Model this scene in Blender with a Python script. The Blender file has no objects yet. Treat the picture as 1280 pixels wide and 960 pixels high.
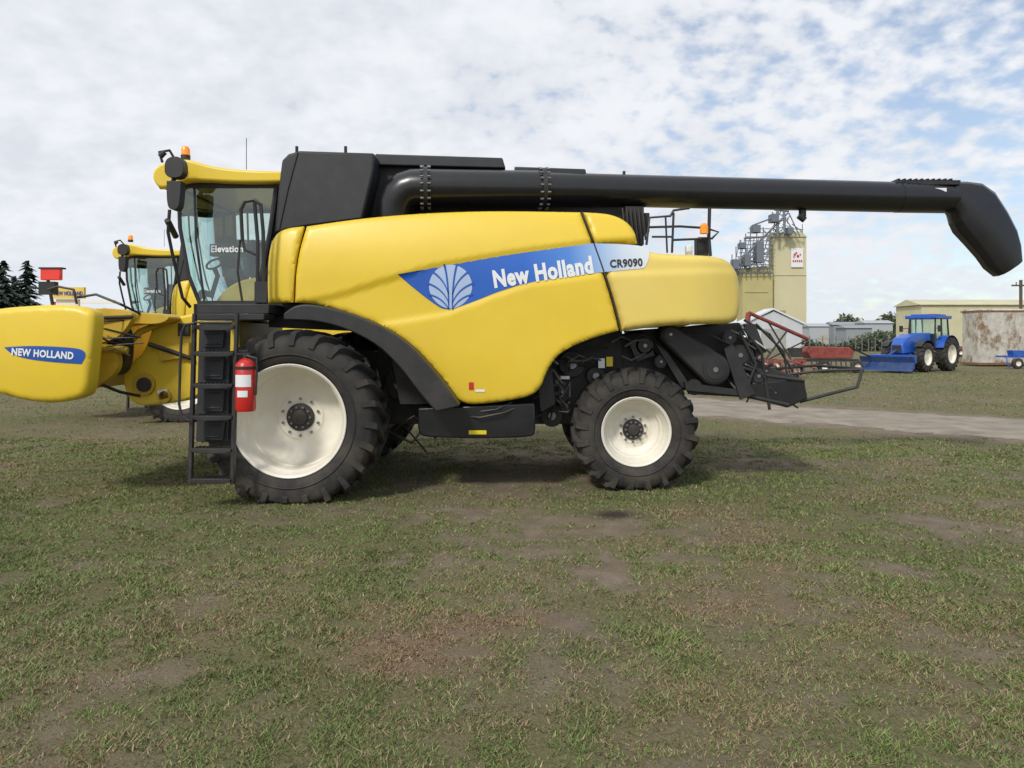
import bpy, math, random
import numpy as np
from mathutils import Vector, Matrix, geometry
random.seed(7); rng=np.random.default_rng(11)
F=924.0; HOR=424.0; H=1.87; YC=10.45
scene=bpy.context.scene; COL=scene.collection
def W(px,py,D): return Vector(((px-640)*D/F, D, H-(py-HOR)*D/F))
def G(px,py):
    D=H*F/(py-HOR); return ((px-640)*D/F, D)

# ------------------------------------------------------------------ materials
def nn(nt,t,**k):
    n=nt.nodes.new(t)
    for a,b in k.items(): setattr(n,a,b)
    return n
MATS={}
def mat(name,col,rough=0.5,metal=0.0,var=0.12,vscale=6.0,bump=0.0,bscale=60.0,coat=0.0,dust=0.0,dustcol=(0.3,0.25,0.18),emit=None,spec=0.5):
    if name in MATS: return MATS[name]
    m=bpy.data.materials.new(name); m.use_nodes=True; nt=m.node_tree
    b=nt.nodes['Principled BSDF']; L=nt.links.new
    b.inputs['Roughness'].default_value=rough; b.inputs['Metallic'].default_value=metal
    b.inputs['Coat Weight'].default_value=coat; b.inputs['Coat Roughness'].default_value=0.2
    b.inputs['Specular IOR Level'].default_value=spec
    geo=nn(nt,'ShaderNodeNewGeometry')
    n=nn(nt,'ShaderNodeTexNoise'); n.inputs['Scale'].default_value=vscale; n.inputs['Detail'].default_value=4; n.inputs['Roughness'].default_value=0.6
    L(geo.outputs['Position'],n.inputs['Vector'])
    mr=nn(nt,'ShaderNodeMapRange'); mr.inputs[1].default_value=0.3; mr.inputs[2].default_value=0.7; mr.inputs[3].default_value=1-var; mr.inputs[4].default_value=1+var*0.5
    L(n.outputs['Fac'],mr.inputs[0])
    mx=nn(nt,'ShaderNodeMix',data_type='RGBA',blend_type='MULTIPLY'); mx.inputs[0].default_value=1
    mx.inputs[6].default_value=(*col,1); L(mr.outputs[0],mx.inputs[7])
    out=mx.outputs[2]
    if dust>0:
        n2=nn(nt,'ShaderNodeTexNoise'); n2.inputs['Scale'].default_value=2.5; n2.inputs['Detail'].default_value=7; n2.inputs['Roughness'].default_value=0.7
        L(geo.outputs['Position'],n2.inputs['Vector'])
        m2=nn(nt,'ShaderNodeMapRange'); m2.inputs[1].default_value=0.4; m2.inputs[2].default_value=0.75; m2.inputs[3].default_value=0; m2.inputs[4].default_value=dust
        L(n2.outputs['Fac'],m2.inputs[0])
        sx=nn(nt,'ShaderNodeSeparateXYZ'); L(geo.outputs['Position'],sx.inputs[0])
        m3=nn(nt,'ShaderNodeMapRange'); m3.inputs[1].default_value=0.0; m3.inputs[2].default_value=2.2; m3.inputs[3].default_value=1.8; m3.inputs[4].default_value=0.5
        L(sx.outputs[2],m3.inputs[0])
        mm=nn(nt,'ShaderNodeMath',operation='MULTIPLY',use_clamp=True); L(m2.outputs[0],mm.inputs[0]); L(m3.outputs[0],mm.inputs[1])
        mx2=nn(nt,'ShaderNodeMix',data_type='RGBA'); L(mm.outputs[0],mx2.inputs[0]); L(out,mx2.inputs[6]); mx2.inputs[7].default_value=(*dustcol,1)
        out=mx2.outputs[2]
    L(out,b.inputs['Base Color'])
    if bump>0:
        n3=nn(nt,'ShaderNodeTexNoise'); n3.inputs['Scale'].default_value=bscale; n3.inputs['Detail'].default_value=3
        L(geo.outputs['Position'],n3.inputs['Vector'])
        bp=nn(nt,'ShaderNodeBump'); bp.inputs['Strength'].default_value=bump; bp.inputs['Distance'].default_value=0.01
        L(n3.outputs['Fac'],bp.inputs['Height']); L(bp.outputs[0],b.inputs['Normal'])
    if emit: 
        b.inputs['Emission Color'].default_value=(*emit,1); b.inputs['Emission Strength'].default_value=0.3
    MATS[name]=m; return m
YEL=mat('yellow_paint',(0.81,0.57,0.035),0.42,coat=0.12,var=0.05,vscale=1.5,dust=0.14,dustcol=(0.60,0.48,0.20))
YELF=mat('faded_yellow_plastic',(0.81,0.615,0.14),0.5,coat=0.05,var=0.05,vscale=1.5,dust=0.22,dustcol=(0.66,0.56,0.31))
YEL2=mat('yellow_cast',(0.66,0.43,0.03),0.5,var=0.2,vscale=5,dust=0.3)
BLK=mat('black_plastic',(0.022,0.022,0.024),0.5,var=0.3,dust=0.25,dustcol=(0.12,0.105,0.085))
BLKG=mat('black_gloss_steel',(0.010,0.010,0.012),0.3,coat=0.25,var=0.3,dust=0.1,dustcol=(0.08,0.08,0.08))
GRY=mat('charcoal_panel',(0.028,0.029,0.034),0.5,var=0.25,dust=0.14,dustcol=(0.10,0.095,0.085))
RUB=mat('tyre_rubber',(0.024,0.023,0.023),0.78,var=0.4,vscale=9,bump=0.4,bscale=90,dust=0.6,dustcol=(0.10,0.085,0.065))
RIM=mat('cream_rim_paint',(0.84,0.80,0.69),0.45,var=0.05,dust=0.2,dustcol=(0.50,0.42,0.30))
STEEL=mat('bare_steel',(0.3,0.3,0.3),0.4,metal=0.8,var=0.3)
DRK=mat('dark_chassis',(0.020,0.020,0.021),0.6,var=0.4,dust=0.45,dustcol=(0.11,0.09,0.065))
RED=mat('red_paint',(0.58,0.02,0.015),0.35,coat=0.3,var=0.1)
REDF=mat('faded_red_paint',(0.27,0.045,0.035),0.7,var=0.3,dust=0.3)
ORG=mat('amber_lens',(0.9,0.28,0.01),0.25,coat=0.5,emit=(0.9,0.25,0.0))
REDL=mat('red_lens',(0.65,0.03,0.015),0.3,coat=0.5,emit=(0.6,0.03,0.01))
WHT=mat('white_vinyl',(0.82,0.83,0.84),0.4,var=0.03)
BLU=mat('blue_paint',(0.012,0.10,0.48),0.35,coat=0.3,var=0.15,dust=.1)
BLUD=mat('worn_blue_steel',(0.02,0.07,0.24),0.5,var=0.3,dust=.35,dustcol=(.15,.14,.13))
SEAT=mat('grey_upholstery',(0.10,0.11,0.12),0.8)
BLKT=mat('black_lettering',(0.02,0.02,0.025),0.5)
STY=mat('sticker_yellow',(0.85,0.65,0.02),0.4)
VEIN=mat('royal_blue_vinyl',(0.012,0.10,0.46),0.3,var=0.03)
def glass_mat():
    m=bpy.data.materials.new('cab_glass'); m.use_nodes=True; nt=m.node_tree; nt.nodes.clear(); L=nt.links.new
    o=nn(nt,'ShaderNodeOutputMaterial'); mx=nn(nt,'ShaderNodeMixShader'); t=nn(nt,'ShaderNodeBsdfTransparent'); g=nn(nt,'ShaderNodeBsdfGlossy')
    t.inputs[0].default_value=(0.78,0.88,0.84,1); g.inputs['Roughness'].default_value=0.03; g.inputs[0].default_value=(0.88,0.97,0.94,1)
    f=nn(nt,'ShaderNodeFresnel'); f.inputs[0].default_value=1.5
    a=nn(nt,'ShaderNodeMath',operation='ADD'); a.inputs[1].default_value=0.10; L(f.outputs[0],a.inputs[0]); L(a.outputs[0],mx.inputs[0])
    L(t.outputs[0],mx.inputs[1]); L(g.outputs[0],mx.inputs[2]); L(mx.outputs[0],o.inputs[0]); return m
GLS=glass_mat()
def swoosh_mat():
    m=bpy.data.materials.new('blue_stripe_vinyl'); m.use_nodes=True; nt=m.node_tree; b=nt.nodes['Principled BSDF']; L=nt.links.new
    g=nn(nt,'ShaderNodeTexCoord'); s=nn(nt,'ShaderNodeSeparateXYZ'); L(g.outputs['Generated'],s.inputs[0])
    r=nn(nt,'ShaderNodeValToRGB'); L(s.outputs[0],r.inputs[0])
    e=r.color_ramp.elements; e[0].position=0; e[0].color=(0.012,0.085,0.42,1); e[1].position=1; e[1].color=(0.76,0.79,0.82,1)
    for p,c in ((0.50,(0.02,0.13,0.55,1)),(0.68,(0.07,0.23,0.64,1)),(0.80,(0.30,0.46,0.74,1)),(0.90,(0.60,0.68,0.79,1))):
        k=e.new(p); k.color=c
    L(r.outputs[0],b.inputs['Base Color']); b.inputs['Roughness'].default_value=0.35; b.inputs['Coat Weight'].default_value=0.15
    return m

# ------------------------------------------------------------------ geometry builder
WL={}
class Geo:
    def __init__(s,xf=None): s.v=[];s.f=[];s.m=[];s.sm=[];s.xf=xf
    def add(s,vs,fs,mi=0,smooth=False):
        o=len(s.v); s.v+= [tuple(v) for v in vs]
        for f in fs: s.f.append([i+o for i in f]); s.m.append(mi); s.sm.append(smooth)
    def wbox(s,x0,x1,y0,y1,z0,z1,mi=0):
        vs=[(x,y,z) for z in (z0,z1) for y in (y0,y1) for x in (x0,x1)]
        s.add(vs,[(0,2,3,1),(4,5,7,6),(0,1,5,4),(2,6,7,3),(0,4,6,2),(1,3,7,5)],mi)
    def box(s,a,b,c,d,D,t,mi=0):
        p=W(a,b,D);q=W(c,d,D); s.wbox(min(p.x,q.x),max(p.x,q.x),D,D+t,min(p.z,q.z),max(p.z,q.z),mi)
    def prism(s,pts,D,t,mi=0,taper=1.0):
        ps=[W(a,b,D) for a,b in pts]; n=len(ps)
        ar=sum(ps[i].x*ps[(i+1)%n].z-ps[(i+1)%n].x*ps[i].z for i in range(n))
        if ar<0: ps.reverse()
        c=sum(ps,Vector())/n
        bk=[Vector((c.x+(p.x-c.x)*taper,D+t,c.z+(p.z-c.z)*taper)) for p in ps]
        s.add(ps+bk,[tuple(range(n)),tuple(range(2*n-1,n-1,-1))]+[((i+1)%n,i,i+n,(i+1)%n+n) for i in range(n)],mi)
    def tube(s,pts,r,n=10,mi=0,caps=True):
        pts=[Vector(p) for p in pts]; k=len(pts)
        rs=r if isinstance(r,(list,tuple)) else [r]*k
        t0=(pts[1]-pts[0]).normalized(); up=Vector((0,0,1)) if abs(t0.z)<0.9 else Vector((0,1,0))
        nrm=t0.cross(up).normalized(); vs=[]
        for i in range(k):
            t=((pts[min(i+1,k-1)]-pts[i]).normalized()+(pts[i]-pts[max(i-1,0)]).normalized())
            t=t.normalized() if t.length>1e-6 else t0
            nrm=(nrm-t*nrm.dot(t)).normalized(); bi=t.cross(nrm)
            for j in range(n):
                a=2*math.pi*j/n; vs.append(pts[i]+(nrm*math.cos(a)+bi*math.sin(a))*rs[i])
        fs=[(i*n+j,i*n+(j+1)%n,(i+1)*n+(j+1)%n,(i+1)*n+j) for i in range(k-1) for j in range(n)]
        s.add(vs,fs,mi,True)
        if caps:
            o=len(s.v)-len(vs)
            s.f.append([o+j for j in range(n)][::-1]); s.m.append(mi); s.sm.append(False)
            s.f.append([o+(k-1)*n+j for j in range(n)]); s.m.append(mi); s.sm.append(False)
    def ptube(s,pts,D,rpx,n=8,mi=0):
        s.tube([W(p[0],p[1],p[2] if len(p)>2 else D) for p in pts],rpx*D/F,n,mi)
    def lathe(s,prof,cx,y0,cz,sg=1,n=48,mi=0,clip=None):
        vs=[];k=len(prof)
        for d,r in prof:
            for j in range(n):
                a=2*math.pi*j/n; z=cz+r*math.sin(a)
                if clip is not None and z<clip: z=clip
                vs.append((cx+r*math.cos(a),y0+sg*d,z))
        fs=[(i*n+j,i*n+(j+1)%n,(i+1)*n+(j+1)%n,(i+1)*n+j) for i in range(k-1) for j in range(n)]
        s.add(vs,fs,mi,True)
    def mirrored(s):
        g=Geo(); g.v=[(x,2*YC-y,z) for x,y,z in s.v]; g.f=[f[::-1] for f in s.f]; g.m=list(s.m); g.sm=list(s.sm); return g
    def make2(s,*a,**k): s.make(*a,**k); s.mirrored().make(*a,**k)
    def make(s,name,parent,mats,bevel=0,bseg=2,allsmooth=False,angle=35):
        if not isinstance(mats,(list,tuple)): mats=[mats]
        vs=[Vector(v) for v in s.v]
        if s.xf is not None: vs=[s.xf@v for v in vs]
        mn=Vector([min(v[i] for v in vs) for i in range(3)]); mxx=Vector([max(v[i] for v in vs) for i in range(3)]); c=(mn+mxx)/2
        me=bpy.data.meshes.new(name); me.from_pydata([v-c for v in vs],[],s.f); 
        for m in mats: me.materials.append(m)
        me.polygons.foreach_set('material_index',s.m)
        me.polygons.foreach_set('use_smooth',[True]*len(s.f) if (allsmooth or bevel) else s.sm)
        me.update()
        me.set_sharp_from_angle(angle=math.radians(angle))
        o=bpy.data.objects.new(name,me); COL.objects.link(o); WL[o]=c
        if parent: o.parent=parent; o.location=c-WL[parent]
        else: o.location=c
        if bevel:
            b=o.modifiers.new('bevel','BEVEL'); b.width=bevel; b.segments=bseg; b.limit_method='ANGLE'; b.angle_limit=math.radians(30)
        return o
def empty(name,loc,parent=None,label=None,category=None,group=None):
    o=bpy.data.objects.new(name,None); COL.objects.link(o); o.empty_display_size=0.2; loc=Vector(loc); WL[o]=loc
    if parent: o.parent=parent; o.location=loc-WL[parent]
    else: o.location=loc
    if label: o['label']=label
    if category: o['category']=category
    if group: o['group']=group
    return o
def tag(o,label,category,group=None):
    o['label']=label;o['category']=category
    if group:o['group']=group
    return o
def chaikin(pts,it=2):
    P=[(p[0],p[1],len(p)>2) for p in pts]
    for _ in range(it):
        Q=[];n=len(P)
        for i in range(n):
            a=P[i];pv=P[i-1];nx=P[(i+1)%n]
            if a[2]: Q.append(a)
            else:
                Q.append((a[0]*.75+pv[0]*.25,a[1]*.75+pv[1]*.25,False)); Q.append((a[0]*.75+nx[0]*.25,a[1]*.75+nx[1]*.25,False))
        P=Q
    return [(p[0],p[1]) for p in P]
def inside(x,z,poly):
    c=False;n=len(poly);j=n-1
    for i in range(n):
        xi,zi=poly[i];xj,zj=poly[j]
        if (zi>z)!=(zj>z) and x<(xj-xi)*(z-zi)/(zj-zi)+xi: c=not c
        j=i
    return c
def cdt_fill(poly,step,margin=0.3):
    P=[];n=len(poly)
    for i in range(n):
        a=Vector(poly[i]);b=Vector(poly[(i+1)%n]); k=max(1,int((b-a).length/step))
        for j in range(k): P.append(a.lerp(b,j/k))
    nb=len(P); B=np.array([(p.x,p.y) for p in P]); BT=[tuple(b) for b in B]
    x0,z0=B.min(0);x1,z1=B.max(0); pts=list(P)
    x=x0+step/2; row=0
    while x<x1:
        z=z0+step/2+(step/2 if row%2 else 0)
        while z<z1:
            if inside(x,z,BT) and np.min((B[:,0]-x)**2+(B[:,1]-z)**2)>(step*margin)**2: pts.append(Vector((x,z)))
            z+=step
        x+=step; row+=1
    r=geometry.delaunay_2d_cdt(pts,[(i,(i+1)%nb) for i in range(nb)],[tuple(range(nb))],1,1e-6)
    return r[0],r[2],B
def pillow(g,pts,D,surf,r=0.05,thick=0.12,step=0.06,mi=0):
    poly=[(W(a,b,D).x,W(a,b,D).z) for a,b in pts]
    vs,fs,B=cdt_fill(poly,step)
    A=np.vstack([B,B[:1]]); p0=A[:-1];p1=A[1:];d=p1-p0;L2=(d**2).sum(1)+1e-12
    out=[]
    for v in vs:
        q=np.array([v.x,v.y]); t=np.clip(((q-p0)*d).sum(1)/L2,0,1); dist=np.sqrt((((p0+d*t[:,None])-q)**2).sum(1).min())
        e=0
        if dist<r: e=r-math.sqrt(max(0,r*r-(r-dist)**2))
        out.append(Vector((v.x,surf(v.x,v.y)+e,v.y)))
    ff=[]; cnt={}
    for f in fs:
        f=list(f); a,b,c=[vs[i] for i in f[:3]]
        if (b.x-a.x)*(c.y-a.y)-(b.y-a.y)*(c.x-a.x)<0: f.reverse()
        ff.append(f)
        for i in range(len(f)): cnt[(f[i],f[(i+1)%len(f)])]=1
    bnd=[e for e in cnt if (e[1],e[0]) not in cnt]
    if thick>0:
        mp={}
        for e in bnd:
            for i in e:
                if i not in mp: mp[i]=len(out); out.append(out[i]+Vector((0,thick,0)))
        for a,b in bnd: ff.append([b,a,mp[a],mp[b]])
    g.add(out,ff,mi,True)
def decal(name,pts,D,surf,m,parent,off=0.004,step=0.08):
    g=Geo(); pillow(g,pts,D,lambda x,z:surf(x,z)-off,r=0.0001,thick=0,step=step); return g.make(name,parent,m,allsmooth=True)
def text_mesh(name,s,px,py,wpx,hpx,D,surf,m,parent,ang=0,bold=0.0,off=0.008,shear=0.0,xf=None):
    cu=bpy.data.curves.new('t','FONT'); cu.body=s; cu.offset=bold; cu.shear=shear; cu.resolution_u=3; cu.fill_mode='FRONT'; cu.space_character=1+bold*2
    ob=bpy.data.objects.new('t',cu); COL.objects.link(ob); bpy.context.view_layer.update()
    dg=bpy.context.evaluated_depsgraph_get(); me=bpy.data.meshes.new_from_object(ob.evaluated_get(dg)); bpy.data.objects.remove(ob)
    V=np.array([v.co[:] for v in me.vertices]); fs=[list(p.vertices) for p in me.polygons]
    x0=V[:,0].min();x1=V[:,0].max(); cap=0.70
    u=(V[:,0]-x0)/(x1-x0)*wpx; w=V[:,1]/cap*hpx
    ca,sa=math.cos(ang),math.sin(ang)
    g=Geo(); out=[]
    for a,b in zip(u,w):
        p=W(px+a*ca-b*sa*1.0, py-(a*sa+b*ca), D); out.append(Vector((p.x,surf(p.x,p.z)-off,p.z)))
    g.add(out,fs); g.xf=xf
    return g.make(name,parent,m)

# ------------------------------------------------------------------ combine
comb=empty('combine_harvester',(W(361,628,8.47).x,YC,0),None,'yellow and black combine harvester with raised pickup header on grass','combine harvester','combine harvesters parked side by side')
def sst(a,b,x):
    t=min(1,max(0,(x-a)/(b-a))); return t*t*(3-2*t)
CR=[(300,392),(370,379),(420,369),(480,350),(540,332),(640,314),(742,300),(800,297),(930,297)]
CRx=[(a-640)*8.95/F for a,b in CR]; CRz=[H-(b-HOR)*8.95/F for a,b in CR]
CR2=[(300,430),(500,400),(555,391),(610,371),(660,354),(755,341),(930,334)]
C2x=[(a-640)*8.95/F for a,b in CR2]; C2z=[H-(b-HOR)*8.95/F for a,b in CR2]
def SY(x,z):
    y=8.95
    if z>2.6: y+=(z-2.6)**2*0.24
    if z<1.7: y+=(1.7-z)**2*0.06
    if x<-2.5: y+=(x+2.5)**2*0.2
    if x>1.4: y+=(x-1.4)**2*0.04
    if x>2.2: y+=(x-2.2)**2*0.45
    zc=np.interp(x,CRx,CRz); y+=0.032*(1-sst(zc-0.03,zc+0.012,z))
    z2=np.interp(x,C2x,C2z); y-=0.020*(1-sst(z2-0.04,z2+0.01,z))
    return y
A=chaikin([(333,379,1),(332,345),(334,305),(342,289),(356,283),(376,281,1),(369,318),(366,350),(365,378,1)])
B=chaikin([(380,281,1),(450,270),(530,263),(620,260),(727,262,1),(739,297),(753,338),(766,380),(774,413,1),(735,424),(700,440),(684,462),(676,486),(660,497),(610,505),(577,506),(562,487),(542,460),(512,430),(480,409),(440,393),(398,380),(368,378,1),(369,345),(373,312)])
C1=chaikin([(731,262,1),(764,264),(784,273),(795,287),(798,303,1),(770,303),(745,305,1),(738,284)])
C=chaikin([(746,307,1),(797,304,1),(814,315),(862,317),(905,318),(927,327),(937,355),(936,388),(928,404),(880,405),(830,407),(778,414,1),(770,382),(757,340)])
for nm,pl,rr,mm in (('front_side_panel',A,.025,YEL),('main_side_panel',B,.028,YEL),('upper_side_panel',C1,.025,YEL),('rear_side_panel',C,.08,YELF)):
    g=Geo(); pillow(g,pl,8.95,SY,r=rr,thick=0.06,step=0.045); g.make2(nm,comb,mm,allsmooth=True,angle=50)
g=Geo()
hull=chaikin([(338,375,1),(340,300),(352,288),(380,285),(450,276),(530,269),(620,266),(727,267),(762,269),(790,300),(812,323),(850,328),(868,345),(872,398,1),(830,402),(775,409),(735,420),(695,436),(680,460),(671,486),(610,500,1),(580,501,1),(545,455),(512,424),(480,403),(440,388),(398,376)])
g.prism([(640+(a-640)*0.975,HOR+(b-HOR)*0.975) for a,b in hull],9.17,2*(YC-9.17)); g.make('inner_body',comb,DRK)
g=Geo(); g.prism([(336,378),(440,384),(535,450),(560,505),(500,505),(488,440),(450,414),(336,409)],9.33,2*(YC-9.33)); g.make('wheel_arch_liner',comb,DRK)
g=Geo(); p=[W(830,322,9.4),W(905,324,9.4),W(924,332,9.4),W(932,355,9.4),W(931,385,9.4),W(922,402,9.4),W(830,404,9.4)]
vs=[]
for y in (9.3,2*YC-9.3): vs+= [Vector((q.x*8.97/9.4,y,q.z)) for q in p]
g.add(vs,[(i,i+1,i+8,i+7) for i in range(6)],0); g.make('rear_hood',comb,YELF,allsmooth=True)
SW=chaikin([(497,343,1),(560,331),(640,317),(742,303,1),(800,305),(812,311),(813,322),(806,335,1),(752,340),(700,346),(650,355),(610,369),(580,382),(556,388),(540,378),(518,361)])
decal('blue_side_stripe',SW,8.95,SY,swoosh_mat(),comb,off=0.006,step=0.045)
g=Geo(); seam=chaikin([(729,262,1),(741,297),(755,338),(768,380),(776,414,1),(776,414,1)])
sm=seam[:-1]
sp=[]
for i in range(len(sm)-1):
    for k in range(3):
        t=k/3; sp.append(W(sm[i][0]*(1-t)+sm[i+1][0]*t,sm[i][1]*(1-t)+sm[i+1][1]*t,8.95))
g.tube([Vector((p.x,SY(p.x,p.z)-0.001,p.z)) for p in sp],0.011,6); g.make('panel_seam',comb,DRK)
text_mesh('side_lettering','New Holland',618,359,126,20.5,8.95,SY,WHT,comb,ang=math.atan2(19,125),bold=0.045,off=0.014)
text_mesh('number_lettering','CR9090',763,334,41,9.5,8.95,SY,BLKT,comb,ang=math.radians(3),bold=0.03,off=0.014)
# leaf emblem
LEAF=mat('pale_silver_emblem',(0.42,0.53,0.74),0.4,var=0.05)
cx,cy=563,358
LO=[]
for i in range(44):
    a=2*math.pi*i/44
    LO.append((cx+27*math.cos(a)*(1-.10*max(0,-math.sin(a))**2),cy-27.5*math.sin(a)))
decal('leaf_emblem',LO,8.95,SY,LEAF,comb,off=.010,step=.04)
g=Geo()
def vein(p0,p1,p2,w0,w1):
    n=12;vs=[];P=[Vector(q) for q in (p0,p1,p2)]
    bz=lambda t:P[0]*(1-t)**2+P[1]*2*t*(1-t)+P[2]*t*t
    for i in range(n+1):
        t=i/n;c=bz(t);d=(bz(min(1,t+.02))-bz(max(0,t-.02))).normalized();q=Vector((-d.y,d.x))*(w0*(1-t)+w1*t)*.5
        for k in (c+q,c-q):
            p=W(k.x,k.y,8.95); vs.append(Vector((p.x,SY(p.x,p.z)-.015,p.z)))
    g.add(vs,[(2*i,2*i+1,2*i+3,2*i+2) for i in range(n)])
for sg in (-1,1):
    vein((cx+sg*2.4,cy+29),(cx+sg*2.0,cy-6),(cx+sg*8,cy-28),1.5,2.4)
    vein((cx+sg*2.4,cy+10),(cx+sg*7,cy-8),(cx+sg*22,cy-18),1.0,2.4)
    vein((cx+sg*2.4,cy+20),(cx+sg*10,cy+2),(cx+sg*29,cy-4),1.0,2.4)
    vein((cx+sg*2.4,cy+28),(cx+sg*11,cy+13),(cx+sg*28,cy+10),1.2,2.2)
g.make('emblem_vein',comb,VEIN)
for a,b,c,d,m in ((586,478,592,487,RED),(594,487,606,490,WHT)):
    g=Geo(); p=W(a,b,8.95);q=W(c,d,8.95)
    y=min(SY(p.x,p.z),SY(q.x,q.z))-.006
    g.add([(p.x,y,p.z),(p.x,y,q.z),(q.x,y,q.z),(q.x,y,p.z)],[(0,1,2,3)]); g.make('warning_sticker',comb,m)
# fender
g=Geo()
fo=chaikin([(354,392,1),(370,380),(400,381),(442,393),(482,410),(514,433),(543,465),(562,489),(574,508,1),(545,515,1),(526,494),(502,461),(472,431),(433,411),(395,401),(354,400,1)])
g.prism(fo,8.62,0.5); g.make2('front_fender',comb,BLK,bevel=0.018)
g=Geo()
g.prism(chaikin([(522,510,1),(668,504,1),(670,540),(664,548),(530,548),(522,540)]),9.05,0.7); g.make2('battery_box',comb,BLKG,bevel=0.02)
g=Geo(); g.box(586,538,608,543,9.044,0.004,0); g.make('yellow_sticker',comb,STY)
# chassis
g=Geo()
g.wbox(W(470,0,9.6).x,W(780,0,9.6).x,9.75,2*YC-9.75,0.75,2.0)
g.wbox(W(300,0,9.6).x,W(480,0,9.6).x,9.8,2*YC-9.8,0.65,1.7)
g.wbox(W(360,0,9.6).x-0.2,W(380,0,9.6).x+0.2,9.2,2*YC-9.2,0.72,1.12)
g.wbox(W(790,0,9.7).x-0.13,W(790,0,9.7).x+0.13,9.6,2*YC-9.6,0.55,0.86)
g.prism([(700,440),(780,418),(900,404),(925,404),(935,425),(905,470),(850,490),(800,462),(720,480),(690,520),(672,500)],9.8,1.3)
for a,b,r,t in ((715,455,17,.1),(745,470,12,.12),(700,492,13,.1),(500,480,20,.1),(690,520,14,.12)):
    p=W(a,b,9.62); g.tube([p,p+Vector((0,.2+t,0))],r*9.5/F,24); g.tube([p-Vector((0,.02,0)),p],r*4/F,12,1)
g.make('chassis',comb,[DRK,STEEL],bevel=.01)
g=Geo()
for i in range(26):
    a=random.uniform(672,708);b=random.uniform(440,515)
    pts=[(a,b,9.45)]
    for k in range(3):
        a=min(712,max(668,a+random.uniform(-20,20)));b+=random.uniform(-14,18); pts.append((a,b,9.45+random.uniform(-.05,.1)))
    g.ptube(pts,9.5,random.uniform(1,2.0),6,random.choice((0,0,0,1)))
for i in range(10):
    a=random.uniform(705,790);b=random.uniform(425,455); g.ptube([(a,b,9.5),(a+12,b+random.uniform(-8,6),9.5),(a+30,b+random.uniform(-10,4),9.6)],9.5,1.4,6,random.choice((0,1)))
for i in range(10):
    a=random.uniform(480,520);b=random.uniform(440,540); g.ptube([(a,b,9.5),(a+random.uniform(0,30),b+random.uniform(-10,20),9.5),(a+40,b+random.uniform(0,30),9.6)],9.5,1.5,6)
g.ptube([(575,505,9.2),(582,520,9.1),(600,522,9.0),(630,516,9.0),(650,508,9.1)],9.0,1.6,8); g.ptube([(575,508,9.2),(588,516,9.1),(620,512,9.0),(640,503,9.1)],9.0,1.2,8)
g.prism([(672,470),(690,462),(694,505),(676,515)],9.4,.04,0)
g.make('hydraulic_hose',comb,[BLK,STEEL])
for a,b,c,d,m in ((748,448,756,460,WHT),(758,446,766,458,STY),(700,470,712,474,WHT)):
    g=Geo(); g.box(a,b,c,d,9.55,.02); g.make('warning_sticker',comb,m)
# ---- wheels
def lugs(g,cx,y0,cz,R,Wd,sg,N,h,clip=0.004):
    for side in (0,1):
        for i in range(N):
            th0=2*math.pi*(i+(0.5 if side else 0))/N
            path=[(0.53*Wd,R,0),(0.40*Wd,R,0.045),(0.25*Wd,R-.004,0.11),(0.11*Wd,R-.012,0.18),(0.03*Wd,R-.045,0.205),(0.01*Wd,R-.12,0.215),(0.0,R-.19,0.22)]
            vs=[];k=len(path); hw=0.037/R
            for j,(d,r,dt) in enumerate(path):
                dd=d if side==0 else Wd-d; th=th0+dt
                hh=h if j<4 else h*(0.9,0.6,0.2)[j-4]
                for rr,w in ((r-hh-.012,hw*1.45),(r,hw*0.95)):
                    for e in (-1,1):
                        a=th+e*w; z=max(cz+rr*math.sin(a),clip)
                        oo=0 if j<4 else ((-0.014 if rr==r else 0.03)*(1 if side==0 else -1))
                        vs.append((cx+rr*math.cos(a),y0+sg*(dd+oo),z))
            fs=[]
            for j in range(k-1):
                o=4*j
                fs+=[(o+2,o+3,o+7,o+6),(o,o+2,o+6,o+4),(o+3,o+1,o+5,o+7)]
            fs+=[(0,1,3,2),(4*k-4,4*k-2,4*k-1,4*k-3)]
            g.add(vs,fs,0)
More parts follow.
